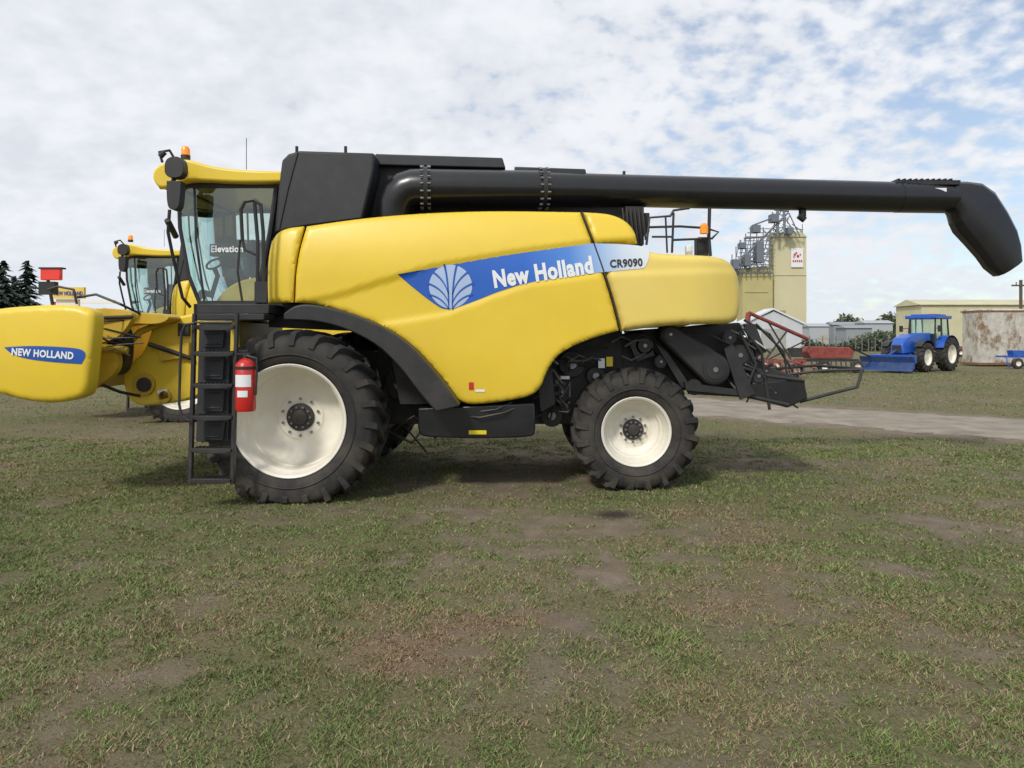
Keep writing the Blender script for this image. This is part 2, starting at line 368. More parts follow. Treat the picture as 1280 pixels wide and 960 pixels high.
def wheel(parent,name,cx,y0,cz,R,Wd,rr,sg,dish,hubr,N=24,n=64,bolts=10):
    e=empty(name,(cx,y0+sg*Wd/2,cz),parent)
    g=Geo(); h=0.06*R
    Rb=R-h
    prof=[(0.07,rr-.01),(0.045,rr+.01),(0.03,rr+.03),(0.0,rr+(Rb-rr)*0.35),(0.0,rr+(Rb-rr)*0.55),(0.02,rr+(Rb-rr)*0.8),(0.05,Rb-.035),(0.12,Rb-.008),(0.25*Wd,Rb),(Wd/2,Rb+.002)]
    prof=prof+[(Wd-d,r) for d,r in prof[::-1][1:]]
    g.lathe(prof,cx,y0,cz,sg,n,clip=0.004)
    g.lathe([(-0.004,rr+(Rb-rr)*0.30),(-0.012,rr+(Rb-rr)*0.33),(-0.004,rr+(Rb-rr)*0.36)],cx,y0,cz,sg,n,clip=0.004)
    lugs(g,cx,y0,cz,R,Wd,sg,N,h)
    g.make('tyre',e,RUB)
    g=Geo()
    prof=[(0.09,rr-.035),(0.05,rr-.02),(0.035,rr+.004),(0.03,rr-.004),(0.045,rr-.028),(0.09,rr-.038),(0.13,rr-.05),(0.16,rr-.075),(dish*0.60,rr-.085),(dish*0.62,rr-.10),(dish*0.80,rr-.115),(dish*0.90,rr-.15),(dish*0.94,rr-.19),(dish,rr*0.56),(dish-.01,rr*0.44),(dish-.03,rr*0.40),(dish-.03,0.0)]
    g.lathe(prof,cx,y0,cz,sg,n)
    g.lathe([(Wd-.04,rr),(Wd-.1,rr-.04),(dish,rr-.10)],cx,y0,cz,sg,n)
    for i in range(bolts):
        a=2*math.pi*(i+.5)/bolts; rb=(rr*.40+hubr*1.15)/2+.005; q=Vector((cx+rb*math.cos(a),y0+sg*(dish-.03),cz+rb*math.sin(a)))
        g.tube([q,q-Vector((0,sg*.025,0))],0.017,8,1)
    g.make('rim',e,[RIM,STEEL],angle=30)
    g=Geo()
    g.lathe([(dish-.02,hubr*1.12),(dish-.05,hubr*1.12),(dish-.06,hubr*1.02),(dish-.06,hubr*.62),(dish-.09,hubr*.58),(dish-.095,hubr*.5),(dish-.095,0)],cx,y0,cz,sg,32)
    for i in range(10):
        a=2*math.pi*i/10; q=Vector((cx+hubr*.82*math.cos(a),y0+sg*(dish-.06),cz+hubr*.82*math.sin(a))); g.tube([q,q-Vector((0,sg*.025,0))],0.014,6,1)
    g.make('hub',e,[DRK,STEEL])
    return e
fx=W(363,0,8.52).x; rx=W(797,0,9.24).x
wheel(comb,'front_wheel',fx,8.43,0.93,1.06,0.87,0.655,1,0.54,0.15)
wheel(comb,'front_wheel',fx,2*YC-8.43,0.93,1.06,0.87,0.655,-1,0.54,0.15)
wheel(comb,'rear_wheel',rx-.02,9.17,0.715,0.80,0.60,0.435,1,0.34,0.12,N=20)
wheel(comb,'rear_wheel',rx-.02,2*YC-9.17,0.715,0.80,0.60,0.435,-1,0.34,0.12,N=20)
# ---- cab
cab=empty('cab',W(290,380,9.6),comb)
D1,D2=9.5,2*YC-9.5
g=Geo()
side=[[(223,232),(225,285),(236,345),(250,380)],[(243,232),(245,300),(256,380)],[(346,232),(338,290),(320,380)]]
for D in (D1,D2):
    for ln,r in zip(side,(2.6,1.6,3.5)): g.tube([Vector((W(a,b,D1).x,D,W(a,b,D1).z)) for a,b in ln],r*D1/F,8)
    p=W(223,232,D1);q=W(350,227,D1); g.wbox(p.x,q.x,D-.03,D+.03,p.z-.03,q.z)
    p=W(248,383,D1);q=W(325,376,D1); g.wbox(p.x,q.x,D-.03,D+.03,p.z,q.z)
p=W(243,392,D1);q=W(335,380,D1); g.wbox(p.x,q.x,D1-.02,D2,p.z,q.z)
for a,b in ((223,233),(250,380)):
    p=W(a,b,D1); g.tube([p,Vector((p.x,D2,p.z))],.04,8)
p=W(318,383,D1);q=W(345,310,D1); g.wbox(p.x,q.x,D1+.1,D2-.1,p.z,q.z)
g.tube([W(262,378,10.4),W(272,345,10.4),W(268,335,10.4)],.035,8)
c=W(268,330,10.4)
ring=[c+Vector((0.08*math.cos(t),0.19*math.sin(t),0.17*math.cos(t)*.4)) for t in [i*math.pi/8 for i in range(17)]]; g.tube(ring,.016,6)
g.wbox(W(266,0,9.9).x,W(312,0,9.9).x,9.8,9.9,W(0,320,9.8).z,W(0,305,9.8).z)
g.make('cab_frame',cab,BLK)
g=Geo()
for D in (D1,D2):
    pl=[(224,234),(242,234),(244,300),(255,378),(250,378),(237,345),(226,285)]
    g.add([Vector((W(a,b,D1).x,D,W(a,b,D1).z)) for a,b in pl],[tuple(range(len(pl)))])
    pl=[(244,234),(345,234),(337,290),(320,376),(257,376),(246,300)]
    g.add([Vector((W(a,b,D1).x,D,W(a,b,D1).z)) for a,b in pl],[tuple(range(len(pl)))])
fr=[(223,234),(225,285),(236,345),(250,378)]
n=8; vs=[]
for a,b in fr:
    p=W(a,b,D1)
    for j in range(n+1):
        t=j/n; vs.append((p.x-0.16*math.sin(math.pi*t),D1+(D2-D1)*t,p.z))
g.add(vs,[(i*(n+1)+j,i*(n+1)+j+1,(i+1)*(n+1)+j+1,(i+1)*(n+1)+j) for i in range(3) for j in range(n)],0,True)
p=W(345,234,D1);q=W(338,300,D1); g.add([(p.x,D1,p.z),(p.x,D2,p.z),(q.x,D2,q.z),(q.x,D1,q.z)],[(0,1,2,3)])
g.make('cab_window',cab,GLS)
g=Geo()
g.prism(chaikin([(189,221),(194,208),(210,201),(230,198),(246,202),(266,208),(300,212),(352,214,1),(354,227,1),(300,228),(250,225),(228,226),(212,234),(197,235)]),9.32,2*(YC-9.32)); g.make('cab_roof',cab,YEL,bevel=.03,bseg=3)
for y in (9.5,9.9,10.9,11.3):
    g=Geo(); p=W(198,226,9.32); g.tube([Vector((p.x-.06,y,p.z)),Vector((p.x+.1,y,p.z))],.07,14); g.make('work_light',cab,STEEL)
g=Geo(); g.wbox(W(280,0,10.3).x,W(302,0,10.3).x,10.2,10.65,2.72,2.85); g.prism([(302,345),(310,300),(317,298),(312,345)],10.2,.45); g.make('driver_seat',cab,SEAT,bevel=.04)
g=Geo(); g.prism(chaikin([(268,378,1),(332,378,1),(330,345),(300,350),(280,362)]),9.75,1.3); g.make('rear_cab_floor',cab,YEL2,bevel=.02)
text_mesh('window_lettering','Elevation',264,315,40,8,9.47,lambda x,z:9.47,WHT,cab,bold=0.03,off=0.006)
g=Geo(); p=W(232,199,9.7); g.tube([p,p+Vector((0,0,.05))],.06,14,1); g.tube([p+Vector((0,0,.05)),p+Vector((0,0,.13)),p+Vector((0,0,.16)),p+Vector((0,0,.175))],[.058,.055,.04,.01],14,0); g.make('beacon_light',cab,[ORG,BLK])
g=Geo()
g.prism(chaikin([(206,222),(205,203),(211,196),(222,195),(229,200),(229,222)]),9.0,.14); g.prism(chaikin([(208,226,1),(226,226,1),(225,250),(222,262),(211,262),(208,250)]),9.0,.14)
g.ptube([(203,203,9.0),(199,190,9.0),(212,188,9.1),(222,205,9.4)],9.0,1.8); g.ptube([(218,222,9.1),(216,228,9.1)],9,3); g.ptube([(200,196,9.0),(206,190,9.0)],9.0,3.6)
g.ptube([(212,262,9.05),(210,290,9.1),(216,320,9.2),(228,372,9.3),(238,384,9.4)],9.0,2.2)
g.ptube([(209,275,9.05),(220,296,9.3)],9.0,4)
g.make('side_mirror',cab,BLK,bevel=.01)
g=Geo(); p=W(308,212,9.9); g.tube([p,p+Vector((0,0,.42))],.005,6); g.make('antenna',cab,BLK)
g=Geo()
g.box(246,380,336,392,8.75,.75); g.box(240,392,330,400,8.6,.4)
g.make('platform',comb,BLK,bevel=.008)
g=Geo()
g.ptube([(303,300),(301,262),(306,252),(318,250),(326,256),(329,290),(330,386)],8.8,2.4)
g.ptube([(318,252),(322,300),(322,386)],8.8,2.4)
g.ptube([(303,300),(306,312),(320,318)],8.8,1.8); g.box(318,352,333,378,8.75,.05)
g.ptube([(303,378),(297,340),(300,300)],8.8,1.5)
g.make('hand_rail',comb,BLK)
lad=empty('ladder',W(265,605,8.25),comb)
for a in (236,289):
    g=Geo(); g.prism([(a+4,392),(a+8,392),(a+3,605),(a-2,605)],8.12,.06); g.make('ladder_stringer',lad,BLK,bevel=.005)
for i,y in enumerate((408,441,481,521,562,600)):
    g=Geo(); k=(y-392)/213
    a=243-5*k
    g.prism(chaikin([(a-1,y-1,1),(a+50,y-1,1),(a+49,y+3),(a+40,y+5),(a+8,y+5),(a,y+3)],1),8.10,.04)
    g.box(a,y,a+49,y+2.5,8.14,.17)
    for j in range(9): g.box(a+2+j*5,y-2,a+4+j*5,y,8.12,.2)
    g.make('ladder_step',lad,BLK,bevel=.004)
g=Geo(); g.prism([(249,402),(288,402),(284,552),(245,552)],8.38,.02)
for y0,y1 in ((412,434),(446,474),(486,514),(527,550)):
    g.prism([(255,y0),(280,y0),(278,y1),(253,y1)],8.33,.04)
    g.ptube([(257,y1-4,8.32),(275,y1-4,8.32)],8.3,1.0,6); g.ptube([(258,y0+5,8.32),(274,y0+5,8.32)],8.3,.8,6)
g.make('ladder_back_plate',lad,GRY,bevel=.006)
g=Geo(); g.ptube([(243,404),(232,406),(227,416),(225,460),(224,505),(227,520),(237,526)],8.05,1.8); g.ptube([(243,392),(243,403),(290,403)],8.1,1.8); g.make('grab_handle',lad,BLK)
# extinguisher
fe=empty('fire_extinguisher',W(307,514,8.1),None,'red fire extinguisher hanging beside the ladder of the combine','fire extinguisher')
g=Geo(); p=W(307,514,8.06); q=W(307,449,8.06); r=.108
g.tube([p,p+Vector((0,0,.03)),q-Vector((0,0,.06)),q-Vector((0,0,.02)),q+Vector((0,0,.01))],[r*.9,r,r,r*.7,r*.3],24); g.make('cylinder_body',fe,RED,angle=50)
g=Geo(); t=q+Vector((0,0,.01)); g.tube([t,t+Vector((0,0,.05))],.03,12); g.wbox(t.x-.09,t.x+.05,t.y-.02,t.y+.02,t.z+.04,t.z+.06); g.wbox(t.x-.07,t.x+.03,t.y-.02,t.y+.02,t.z+.075,t.z+.09); g.make('valve_handle',fe,BLK)
g=Geo(); g.tube([t+Vector((.02,-.02,.03)),t+Vector((.13,-.03,.0)),t+Vector((.135,-.03,-.15)),t+Vector((.12,-.03,-.4))],.012,8); g.make('hose',fe,BLK)
def wrap(a0,a1,z0,z1):
    g=Geo(); vs=[];n=8
    for j in range(n+1):
        a=math.radians(a0+(a1-a0)*j/n)
        for z in (z0,z1): vs.append((p.x+(r+.003)*math.cos(a),p.y+(r+.003)*math.sin(a),p.z+z))
    g.add(vs,[(2*i,2*i+2,2*i+3,2*i+1) for i in range(n)],0,True); g.make('paper_label',fe,WHT)
wrap(-140,-40,.27,.40); wrap(-120,-60,.16,.23)
g=Geo()
g.tube([p+Vector((0,0,.46)),p+Vector((0,0,.49))],r+.006,24); g.wbox(p.x-.02,p.x+.02,p.y,p.y+.2,p.z+.1,p.z+.5); g.tube([p+Vector((0,.15,.35)),p+Vector((-.16,.15,.35))],.02,8); g.make('mounting_bracket',fe,BLK)
# ---- grain tank
tank=empty('grain_tank',W(460,280,9.4),comb)
g=Geo(); g.prism([(352,200),(360,192),(374,188),(468,191),(467,214),(453,274),(378,284),(343,291),(347,240)],9.3,2*(YC-9.3)); g.make('front_tank_panel',tank,GRY,bevel=.03)
g=Geo(); g.ptube([(372,190),(360,235),(349,285)],9.29,.7,6); g.make('panel_rib',tank,BLK)
g=Geo(); g.prism([(466,193),(628,198),(632,212),(560,282),(450,282)],9.74,2*(YC-9.74)); g.make('tank_side',tank,DRK,bevel=.02)
g=Geo(); g.prism([(469,192),(628,197),(632,210),(469,206)],9.62,2*(YC-9.62)); g.make('tank_cover',tank,GRY,bevel=.015)
for a in (432,371):
    g=Geo(); g.ptube([(a,183,9.45),(a,192,9.45)],9.4,2); g.make('cover_pin',tank,BLK)
g=Geo(); g.prism([(643,208),(732,211),(734,222),(643,218)],9.62,2*(YC-9.62)); g.make('engine_cover',comb,GRY,bevel=.015)
g=Geo(); g.prism([(540,222),(640,216),(745,221),(775,235),(790,262),(795,305),(540,305)],9.76,2*(YC-9.76)); 
g.box(782,258,805,306,9.6,.4); g.box(778,266,812,290,9.7,.5)
for i in range(6): g.ptube([(778+i*5,260,9.55),(782+i*5,300,9.5)],9.5,1.3)
g.make('engine_deck',comb,DRK,bevel=.01)
# ---- auger
au=empty('unloading_auger',W(500,240,9.1),comb)
g=Geo()
g.tube([W(494,300,9.5),W(494,272,9.48),W(495,256,9.47),W(500,245,9.46),W(508,238,9.46),W(518,235,9.45),W(532,234.5,9.45)],[.215,.222,.235,.245,.245,.24,.235],32)
a0=W(532,234.5,9.45); a1=W(679,236,9.6); a2=W(1120,246.5,10.3); a3=W(1188,247.5,10.4)
g.tube([a0,a1],.232,36); g.tube([a1,a2],[.212,.210],36); g.tube([a2,a3],[.214,.214],36)
g.make('auger_tube',au,BLKG,angle=40)
ax=(a1-a0).normalized()
for c,rr in ((a0,.255),(a1,.25)):
    g=Geo(); g.tube([c-ax*.03,c+ax*.03],rr+.01,36,0)
    u=ax.cross(Vector((0,0,1))).normalized(); w=u.cross(ax)
    for s in (-1,1):
        for i in range(18):
            a=2*math.pi*i/18; q=c+(u*math.cos(a)+w*math.sin(a))*(rr+.012)+ax*.045*s; g.tube([q-ax*.02,q+ax*.02],.013,6,1)
    g.make('flange_ring',au,[BLK,STEEL])
g=Geo(); q=W(1120,226,10.25); r_=W(1190,228,10.4); g.wbox(q.x,r_.x,10.2,10.45,q.z-.06,q.z+.0)
for i in range(10): g.wbox(q.x+i*.08,q.x+i*.08+.03,10.19,10.46,q.z,q.z+.02)
g.make('tube_bracket',au,BLK)
g=Geo(); q=W(780,214,9.75); g.tube([q,q+Vector((0,0,-.10))],.02,8); g.make('tube_stud',au,BLK)
g=Geo(); q=W(1003,263,10.1); g.tube([q,q-Vector((0,0,.08))],.05,12); g.tube([q+Vector((-.05,0,-.07)),q+Vector((.03,0,-.13))],.045,12); g.make('tube_lamp',au,BLK)
g=Geo(); p=W(1163,235,10.17);q=W(1183,243,10.17); g.wbox(p.x,q.x,10.165,10.2,q.z,p.z)
g.make('white_label',au,WHT)
# spout: faceted chute
g=Geo(); DD=10.4
sec=[((1186,228),(1186,266)),((1206,228),(1188,270)),((1224,230),(1189,280)),((1240,241),(1194,291)),((1256,265),(1208,306)),((1268,288),(1222,322)),((1273,306),(1232,336)),((1274,326),(1245,346))]
vs=[];hwid=[.20,.20,.20,.20,.19,.18,.17,.16];k=12
for (a,b),hw in zip(sec,hwid):
    P=W(*a,DD);Q=W(*b,DD);c=(P+Q)/2;e1=(P-Q)/2
    for j in range(k):
        t=2*math.pi*j/k+math.pi/k; cc,ss=math.cos(t),math.sin(t)
        cc=math.copysign(abs(cc)**.7,cc);ss=math.copysign(abs(ss)**.7,ss)
        vs.append(c+e1*cc+Vector((0,hw*ss,0)))
n=len(sec); g.add(vs,[(i*k+j,i*k+(j+1)%k,(i+1)*k+(j+1)%k,(i+1)*k+j) for i in range(n-1) for j in range(k)]+[tuple(range(k))[::-1],tuple(range((n-1)*k,n*k))],0,True)
g.make('auger_spout',au,BLKG,bevel=.012,angle=28)
# ---- rear railing
for d in (9.35,2*YC-9.6):
    g=Geo()
    g.ptube([(808,306,d),(812,272,d),(838,270,d),(842,263,d),(862,260,d)],d,1.6)
    g.ptube([(812,284,d),(850,283,d),(882,285,d),(898,290,d),(890,298,d),(840,300,d)],d,1.5)
    g.ptube([(842,266,d),(840,316,d)],d,1.5); g.ptube([(887,260,d),(886,296,d),(888,320,d)],d,2.2); g.ptube([(815,296,d),(842,296,d)],d,1.3); g.ptube([(832,272,d),(834,316,d)],d,1.2)
    g.make('rear_guard_rail',comb,BLK)
g=Geo(); p=W(880,292,9.3); g.tube([p,p+Vector((0,0,.1)),p+Vector((0,0,.13))],[.055,.05,.02],12); g.make('rear_beacon_light',comb,ORG)
g=Geo(); g.box(858,306,866,320,9.5,.1); g.make('tail_lamp',comb,WHT,bevel=.02)
g=Geo(); g.box(872,296,886,322,9.5,.2); g.make('intake_box',comb,BLK,bevel=.02)
# ---- chopper
ch=empty('straw_chopper',W(900,480,9.7),comb)
g=Geo()
g.prism(chaikin([(800,412,1),(925,403,1),(936,425),(950,455),(1003,474,1),(1008,497,1),(985,508),(940,498),(890,492),(850,470),(815,440)]),9.75,1.5); g.make('chopper_housing',ch,DRK,bevel=.02)
g=Geo()
c0=W(838,418,9.42);c1=W(894,462,9.42)
d=(c1-c0).normalized(); nrm=Vector((-d.z,0,d.x)); pts=[]
for i in range(13):
    a=math.pi*i/12; pts.append(c1+(nrm*math.cos(a)+d*math.sin(a))*.205)
for i in range(13):
    a=math.pi*i/12; pts.append(c0+(-nrm*math.cos(a)-d*math.sin(a))*.13)
n=len(pts); g.add(pts+[p+Vector((0,.35,0)) for p in pts],[tuple(range(n)),tuple(range(2*n-1,n-1,-1))]+[((i+1)%n,i,i+n,(i+1)%n+n) for i in range(n)])
g.make('belt_cover',ch,BLK,bevel=.03)
g=Geo()
for a,b,r,dd in ((894,462,15,9.40),(838,418,9,9.40),(868,484,10,9.5),(925,444,13,9.5),(948,470,10,9.5),(912,422,9,9.5),(806,432,11,9.6),(826,452,8,9.6)):
    p=W(a,b,dd); rr=r*dd/F; g.tube([p,p+Vector((0,.06,0))],rr,24); g.tube([p-Vector((0,.015,0)),p],rr*.8,24); g.tube([p-Vector((0,.03,0)),p],rr*.22,10,1)
g.prism([(905,436),(916,430),(944,492),(926,500)],9.42,.05); g.prism([(786,428),(812,422),(818,444),(796,452)],9.6,.08); g.prism([(930,405),(944,405),(958,440),(946,446)],9.55,.06); g.prism([(856,478),(930,488),(930,495),(858,488)],9.45,.08); g.prism([(820,430),(834,440),(866,486),(852,484)],9.55,.05)
g.ptube([(913,431,9.48),(880,415,9.48),(838,409,9.5)],9.48,1.2); g.ptube([(936,452,9.48),(957,474,9.48)],9.48,1.2); g.ptube([(921,456,9.48),(940,478,9.48)],9.48,1.2)
g.ptube([(905,452),(960,470),(1005,476)],9.5,2.2); g.ptube([(930,410),(952,440),(957,478),(962,512)],9.5,2); g.ptube([(945,405),(980,440),(985,478)],9.8,1.6)
g.ptube([(860,490),(930,494),(985,506)],9.5,2.6); g.ptube([(925,415),(945,455),(935,480)],9.45,2); g.ptube([(930,400),(962,418),(990,462)],9.9,1.5)
for i in range(24):
    a=random.uniform(895,960); b=random.uniform(410,480); g.ptube([(a,b,9.6),(a+random.uniform(5,25),b+random.uniform(5,20),9.5),(a+random.uniform(10,45),b+random.uniform(10,35),9.6)],9.5,random.uniform(.8,2),6,random.choice((0,0,1)))
g.make('linkage',ch,[BLK,STEEL])
g=Geo(); g.prism([(938,478),(1006,474),(1010,498),(985,510),(940,496)],9.5,2.1); g.make('spreader_box',ch,BLKG,bevel=.02)
g=Geo(); g.tube([W(1000,502,9.6),W(1050,489,9.6),W(1071,484,9.6),W(1075,474,9.6),W(1077,462,9.7),W(1077,461,10.5),Vector((W(1077,462,9.7).x,2*YC-9.7,W(1077,462,9.7).z)),Vector((W(940,478,9.8).x,2*YC-9.7,W(940,472,9.8).z))],.022,8)
g.tube([W(1077,462,9.7),W(1030,463,9.8),W(985,468,9.9),W(960,476,9.9)],.018,8)
g.make('rear_guard_bar',comb,BLK)
# ---- header
hd=empty('pickup_header',W(60,505,8.6),comb)
HS=chaikin([(-60,400),(-20,386),(60,380),(97,382),(113,390,1),(116,402),(112,450),(107,488),(98,498),(60,506),(10,498),(-40,480)])
def HY(x,z):
    c=W(40,440,8.2); return 8.2+((x-c.x)**2)*0.04+((z-c.z)**2)*0.14
g=Geo(); pillow(g,HS,8.2,HY,r=.045,thick=.16,step=.045); g.make2('end_shield',hd,YEL,allsmooth=True,angle=50)
NB=chaikin([(5,434,1),(40,432),(85,434),(104,437),(107,445),(101,455,1),(70,453),(35,449),(15,443)])
NBM=mat('navy_vinyl',(0.015,0.09,0.40),0.3,coat=.2,var=.03)
decal('blue_header_stripe',NB,8.2,HY,NBM,hd,off=.006,step=.04)
text_mesh('header_lettering','NEW HOLLAND',15,443.5,77,8.5,8.2,HY,WHT,hd,ang=-math.radians(4),bold=.04,off=.012)
g=Geo()
g.prism([(-20,410),(40,396),(84,396),(84,470),(60,492),(0,485)],8.45,2*(YC-8.45)); g.make('header_trough',hd,YEL2)
g=Geo()
g.prism(chaikin([(96,386,1),(150,385),(168,392),(160,408),(146,424),(120,430,1),(96,425,1)]),8.9,.12)
g.prism(chaikin([(112,440,1),(146,436),(148,462),(130,478),(108,488,1)]),8.9,.12)
g.prism(chaikin([(118,392,1),(190,390),(215,396),(200,406),(160,404),(130,410)]),9.2,.5)
g.prism(chaikin([(124,410),(156,404),(158,446),(150,470),(124,470)]),9.05,.2,1)
g.ptube([(100,432,8.85),(160,438,8.95)],8.9,5,14,0); g.ptube([(100,398,8.82),(166,396,8.9)],8.85,2.4,10,1); g.ptube([(130,385,8.95),(132,470,8.95)],8.9,3,10,0)
g.make('header_frame',hd,[YEL2,DRK],bevel=.012)
g=Geo()
for k in range(7):
    a=random.uniform(116,140);b=random.uniform(400,440); g.ptube([(a,b,8.8),(a+random.uniform(5,16),b+random.uniform(-4,8),8.75),(a+random.uniform(20,55),b+random.uniform(-5,15),9.0)],8.8,random.uniform(.8,1.3),6,random.choice((0,0,1)))
g.ptube([(60,362,8.9),(72,358,8.9),(92,362,8.9),(96,380,8.9)],8.9,1.5)
g.ptube([(95,372,9),(120,368,9),(150,380,9),(175,392,9.2)],9,1.6)
g.ptube([(115,476,8.9),(150,490,9.2),(175,495,9.4)],9,2.0)
g.make('header_hose',hd,[BLK,STEEL])
g=Geo()
g.prism(chaikin([(152,466),(165,452),(180,440),(192,402,1),(240,392,1),(300,400,1),(300,470,1),(240,500),(200,506),(170,508),(156,492)]),9.55,2*(YC-9.55)); g.make('feeder_house',hd,YEL,bevel=.03)
g=Geo(); 
for (a,b,r,d,m) in ((179,481,14,9.5,0),(179,481,9,9.47,1),(205,496,8,9.5,0)):
    p=W(a,b,d); g.tube([p,p+Vector((0,.1,0))],r*d/F,24,m)
g.prism([(196,436),(236,428),(236,446),(200,452)],9.48,.08,0); g.box(222,404,236,420,9.5,.06,1)
g.ptube([(150,440,9.3),(175,415,9.4),(205,402,9.5)],9.4,4,12,0); g.ptube([(128,400,9.2),(180,396,9.4)],9.3,3,12,1); g.ptube([(186,430,9.45),(240,448,9.5)],9.45,3.0,10,1)
g.make('feeder_linkage',hd,[YEL2,DRK],bevel=.008)
g=Geo(); g.prism([(196,488),(208,486),(211,497),(200,500)],9.5,.04); g.make('white_sticker',hd,WHT)
lm=empty('marker_light',W(62,368,8.9),hd)
g=Geo(); g.box(50,336,75,350,8.9,.06); g.make('red_lens',lm,REDL,bevel=.01)
g=Geo(); g.box(48,352,68,368,8.93,.08); g.box(48,334,77,336,8.89,.09);g.ptube([(60,350,8.95),(66,382,8.95)],8.9,2); g.make('lamp_bracket',lm,BLK)
g=Geo(); g.box(65,359,105,373,9.3,.04); g.make('marker_plate',hd,YELF)
g=Geo(); g.box(70,374,98,383,9.35,.04); g.make('white_plate',hd,WHT)
g=Geo(); g.box(100,375,142,379,9.9,.05); g.make('white_plate',hd,WHT)
text_mesh('plate_lettering','NEW HOLLAND',67,369,36,5,9.29,lambda x,z:9.298,NBM,hd,bold=.03,off=.004)

# ---- second combine
def clone(o,parent,off):
    c=o.copy(); COL.objects.link(c)
    if parent: c.parent=parent
    else: c.location=o.location+off
    for ch_ in list(o.children): clone(ch_,c,off)
    return c
c2=clone(comb,None,Vector((-4.98,8.25,0)))
c2['label']='second yellow combine harvester parked behind the first, mostly hidden'

# ------------------------------------------------------------------ tractor
def tractor(px,D,yaw):
    ox=(px-640)*D/F
    xf=Matrix.Translation((ox,D,0))@Matrix.Rotation(yaw,4,'Z')@Matrix.Scale(1.05,4)
    t=empty('farm_tractor',(ox,D,0),None,'blue farm tractor with front blade parked on the grass','tractor')
    def mk(g,n,p,m,**k): g.xf=xf; return g.make(n,p,m,**k)
    def twheel(x,y,r,w,nm):
        s=-1 if y>0 else 1
        e=empty(nm,xf@Vector((x,y,r)),t)
        g=Geo(); rr=r*.55; y0=y-s*w/2
        g.lathe([(0.03,rr),(0,rr+.1),(0.03,r-.12),(0.08,r-.05),(w/2,r-.04),(w-.08,r-.05),(w-.03,r-.12),(w,rr+.1),(w-.03,rr)],x,y0,r,s,36); lugs(g,x,y0,r,r,w,s,18,.05); mk(g,'tyre',e,RUB)
        g=Geo(); g.lathe([(0.03,rr+.01),(0.05,rr-.03),(w*.3,rr-.06),(w*.35,rr*.5),(w*.3,rr*.3),(w*.25,0)],x,y0,r,s,36); g.lathe([(w-.03,rr+.01),(w*.6,rr-.05),(w*.55,0)],x,y0,r,s,24); mk(g,'rim',e,RIM)
    for y in (.95,-.95): twheel(0,y,.95,.6,'rear_wheel'); twheel(2.6,y*.95,.80,.5,'front_wheel')
    g=Geo(); 
    vs=[(.9,-.50,1.15),(3.3,-.46,1.0),(3.75,-.38,1.0),(3.75,.38,1.0),(3.3,.46,1.0),(.9,.50,1.15),(.9,-.46,2.15),(2.6,-.42,2.05),(3.4,-.36,1.85),(3.75,-.28,1.5),(3.75,.28,1.5),(3.4,.36,1.85),(2.6,.42,2.05),(.9,.46,2.15)]
    g.add(vs,[(0,5,4,1),(1,4,3,2),(6,7,12,13),(7,8,11,12),(8,9,10,11),(2,3,10,9),(0,1,7,6),(1,8,7),(1,2,9,8),(5,13,12,4),(4,12,11),(4,11,10,3),(0,6,13,5)]); mk(g,'engine_hood',t,BLU,bevel=.06)
    g=Geo(); g.wbox(3.74,3.79,-.24,.24,1.05,1.45); g.wbox(.2,3.4,-.3,.3,.6,1.2); g.wbox(2.5,2.7,-.9,.9,.7,.9); g.wbox(-.1,.1,-.9,.9,.8,1.05); g.wbox(1.3,2.7,-.46,-.51,1.3,1.6); g.wbox(1.3,2.7,.46,.51,1.3,1.6); g.tube([(1.0,-.6,1.3),(1.0,-.6,2.9)],.05,8); g.wbox(.5,1.3,-.9,-.5,.5,1.0); g.wbox(.5,1.3,.5,.9,.5,1.0); mk(g,'running_gear',t,DRK)
    cb=empty('cab',xf@Vector((0,0,1.4)),t)
    g=Geo()
    for x,xx in ((-.75,-.6),(.15,.15),(1.0,.85)):
        for y in (-.75,.75): g.tube([(x,y,1.3),(xx,y*.92,2.95)],.045,6)
    g.wbox(-.8,1.0,-.75,.75,1.1,1.55); g.wbox(-.3,.2,-.25,.25,1.5,2.1); mk(g,'cab_frame',cb,BLK)
    g=Geo(); g.wbox(-.7,.92,-.70,.70,1.55,2.93); mk(g,'cab_window',cb,GLS)
    g=Geo(); g.wbox(-.85,1.15,-.84,.84,2.93,3.12); g.wbox(-.6,.9,-.65,.65,3.12,3.2); mk(g,'cab_roof',cb,BLU,bevel=.07)
    for y in (-1,1):
        g=Geo(); pts=[]
        for i in range(9):
            a=math.radians(20+140*i/8); pts.append((1.06*math.cos(a),1.06*math.sin(a)+.95))
        vs=[(x,y*.68,z) for x,z in pts]+[(x,y*1.2,z) for x,z in pts]
        g.add(vs,[(i,i+1,i+10,i+9) for i in range(8)]); mk(g,'rear_fender',t,BLU)
        g=Geo(); pts=[(2.6+.92*math.cos(math.radians(40+100*i/8)),.92*math.sin(math.radians(40+100*i/8))+.80) for i in range(9)]
        vs=[(x,y*.7,z) for x,z in pts]+[(x,y*1.12,z) for x,z in pts]
        g.add(vs,[(i,i+1,i+10,i+9) for i in range(8)]); mk(g,'front_fender',t,BLK)
    g=Geo(); 
    for y in (-.5,.5): g.tube([(3.2,y,.9),(4.8,y,.45)],.11,6,0)
    g.wbox(3.6,4.7,-1.0,1.0,.5,.95,0); g.tube([(3.7,0,1.2),(4.7,0,.9)],.06,6,1)
    pts=[(5.1,.1),(4.85,.25),(4.8,.55),(4.95,.85)]
    vs=[(x,-1.45,z) for x,z in pts]+[(x,1.45,z) for x,z in pts]+[(x-.06,-1.45,z) for x,z in pts]+[(x-.06,1.45,z) for x,z in pts]
    g.add(vs,[(i,i+1,i+5,i+4) for i in range(3)]+[(i+8,i+9,i+13,i+12) for i in range(3)],1); mk(g,'front_blade',t,[BLU,BLUD])
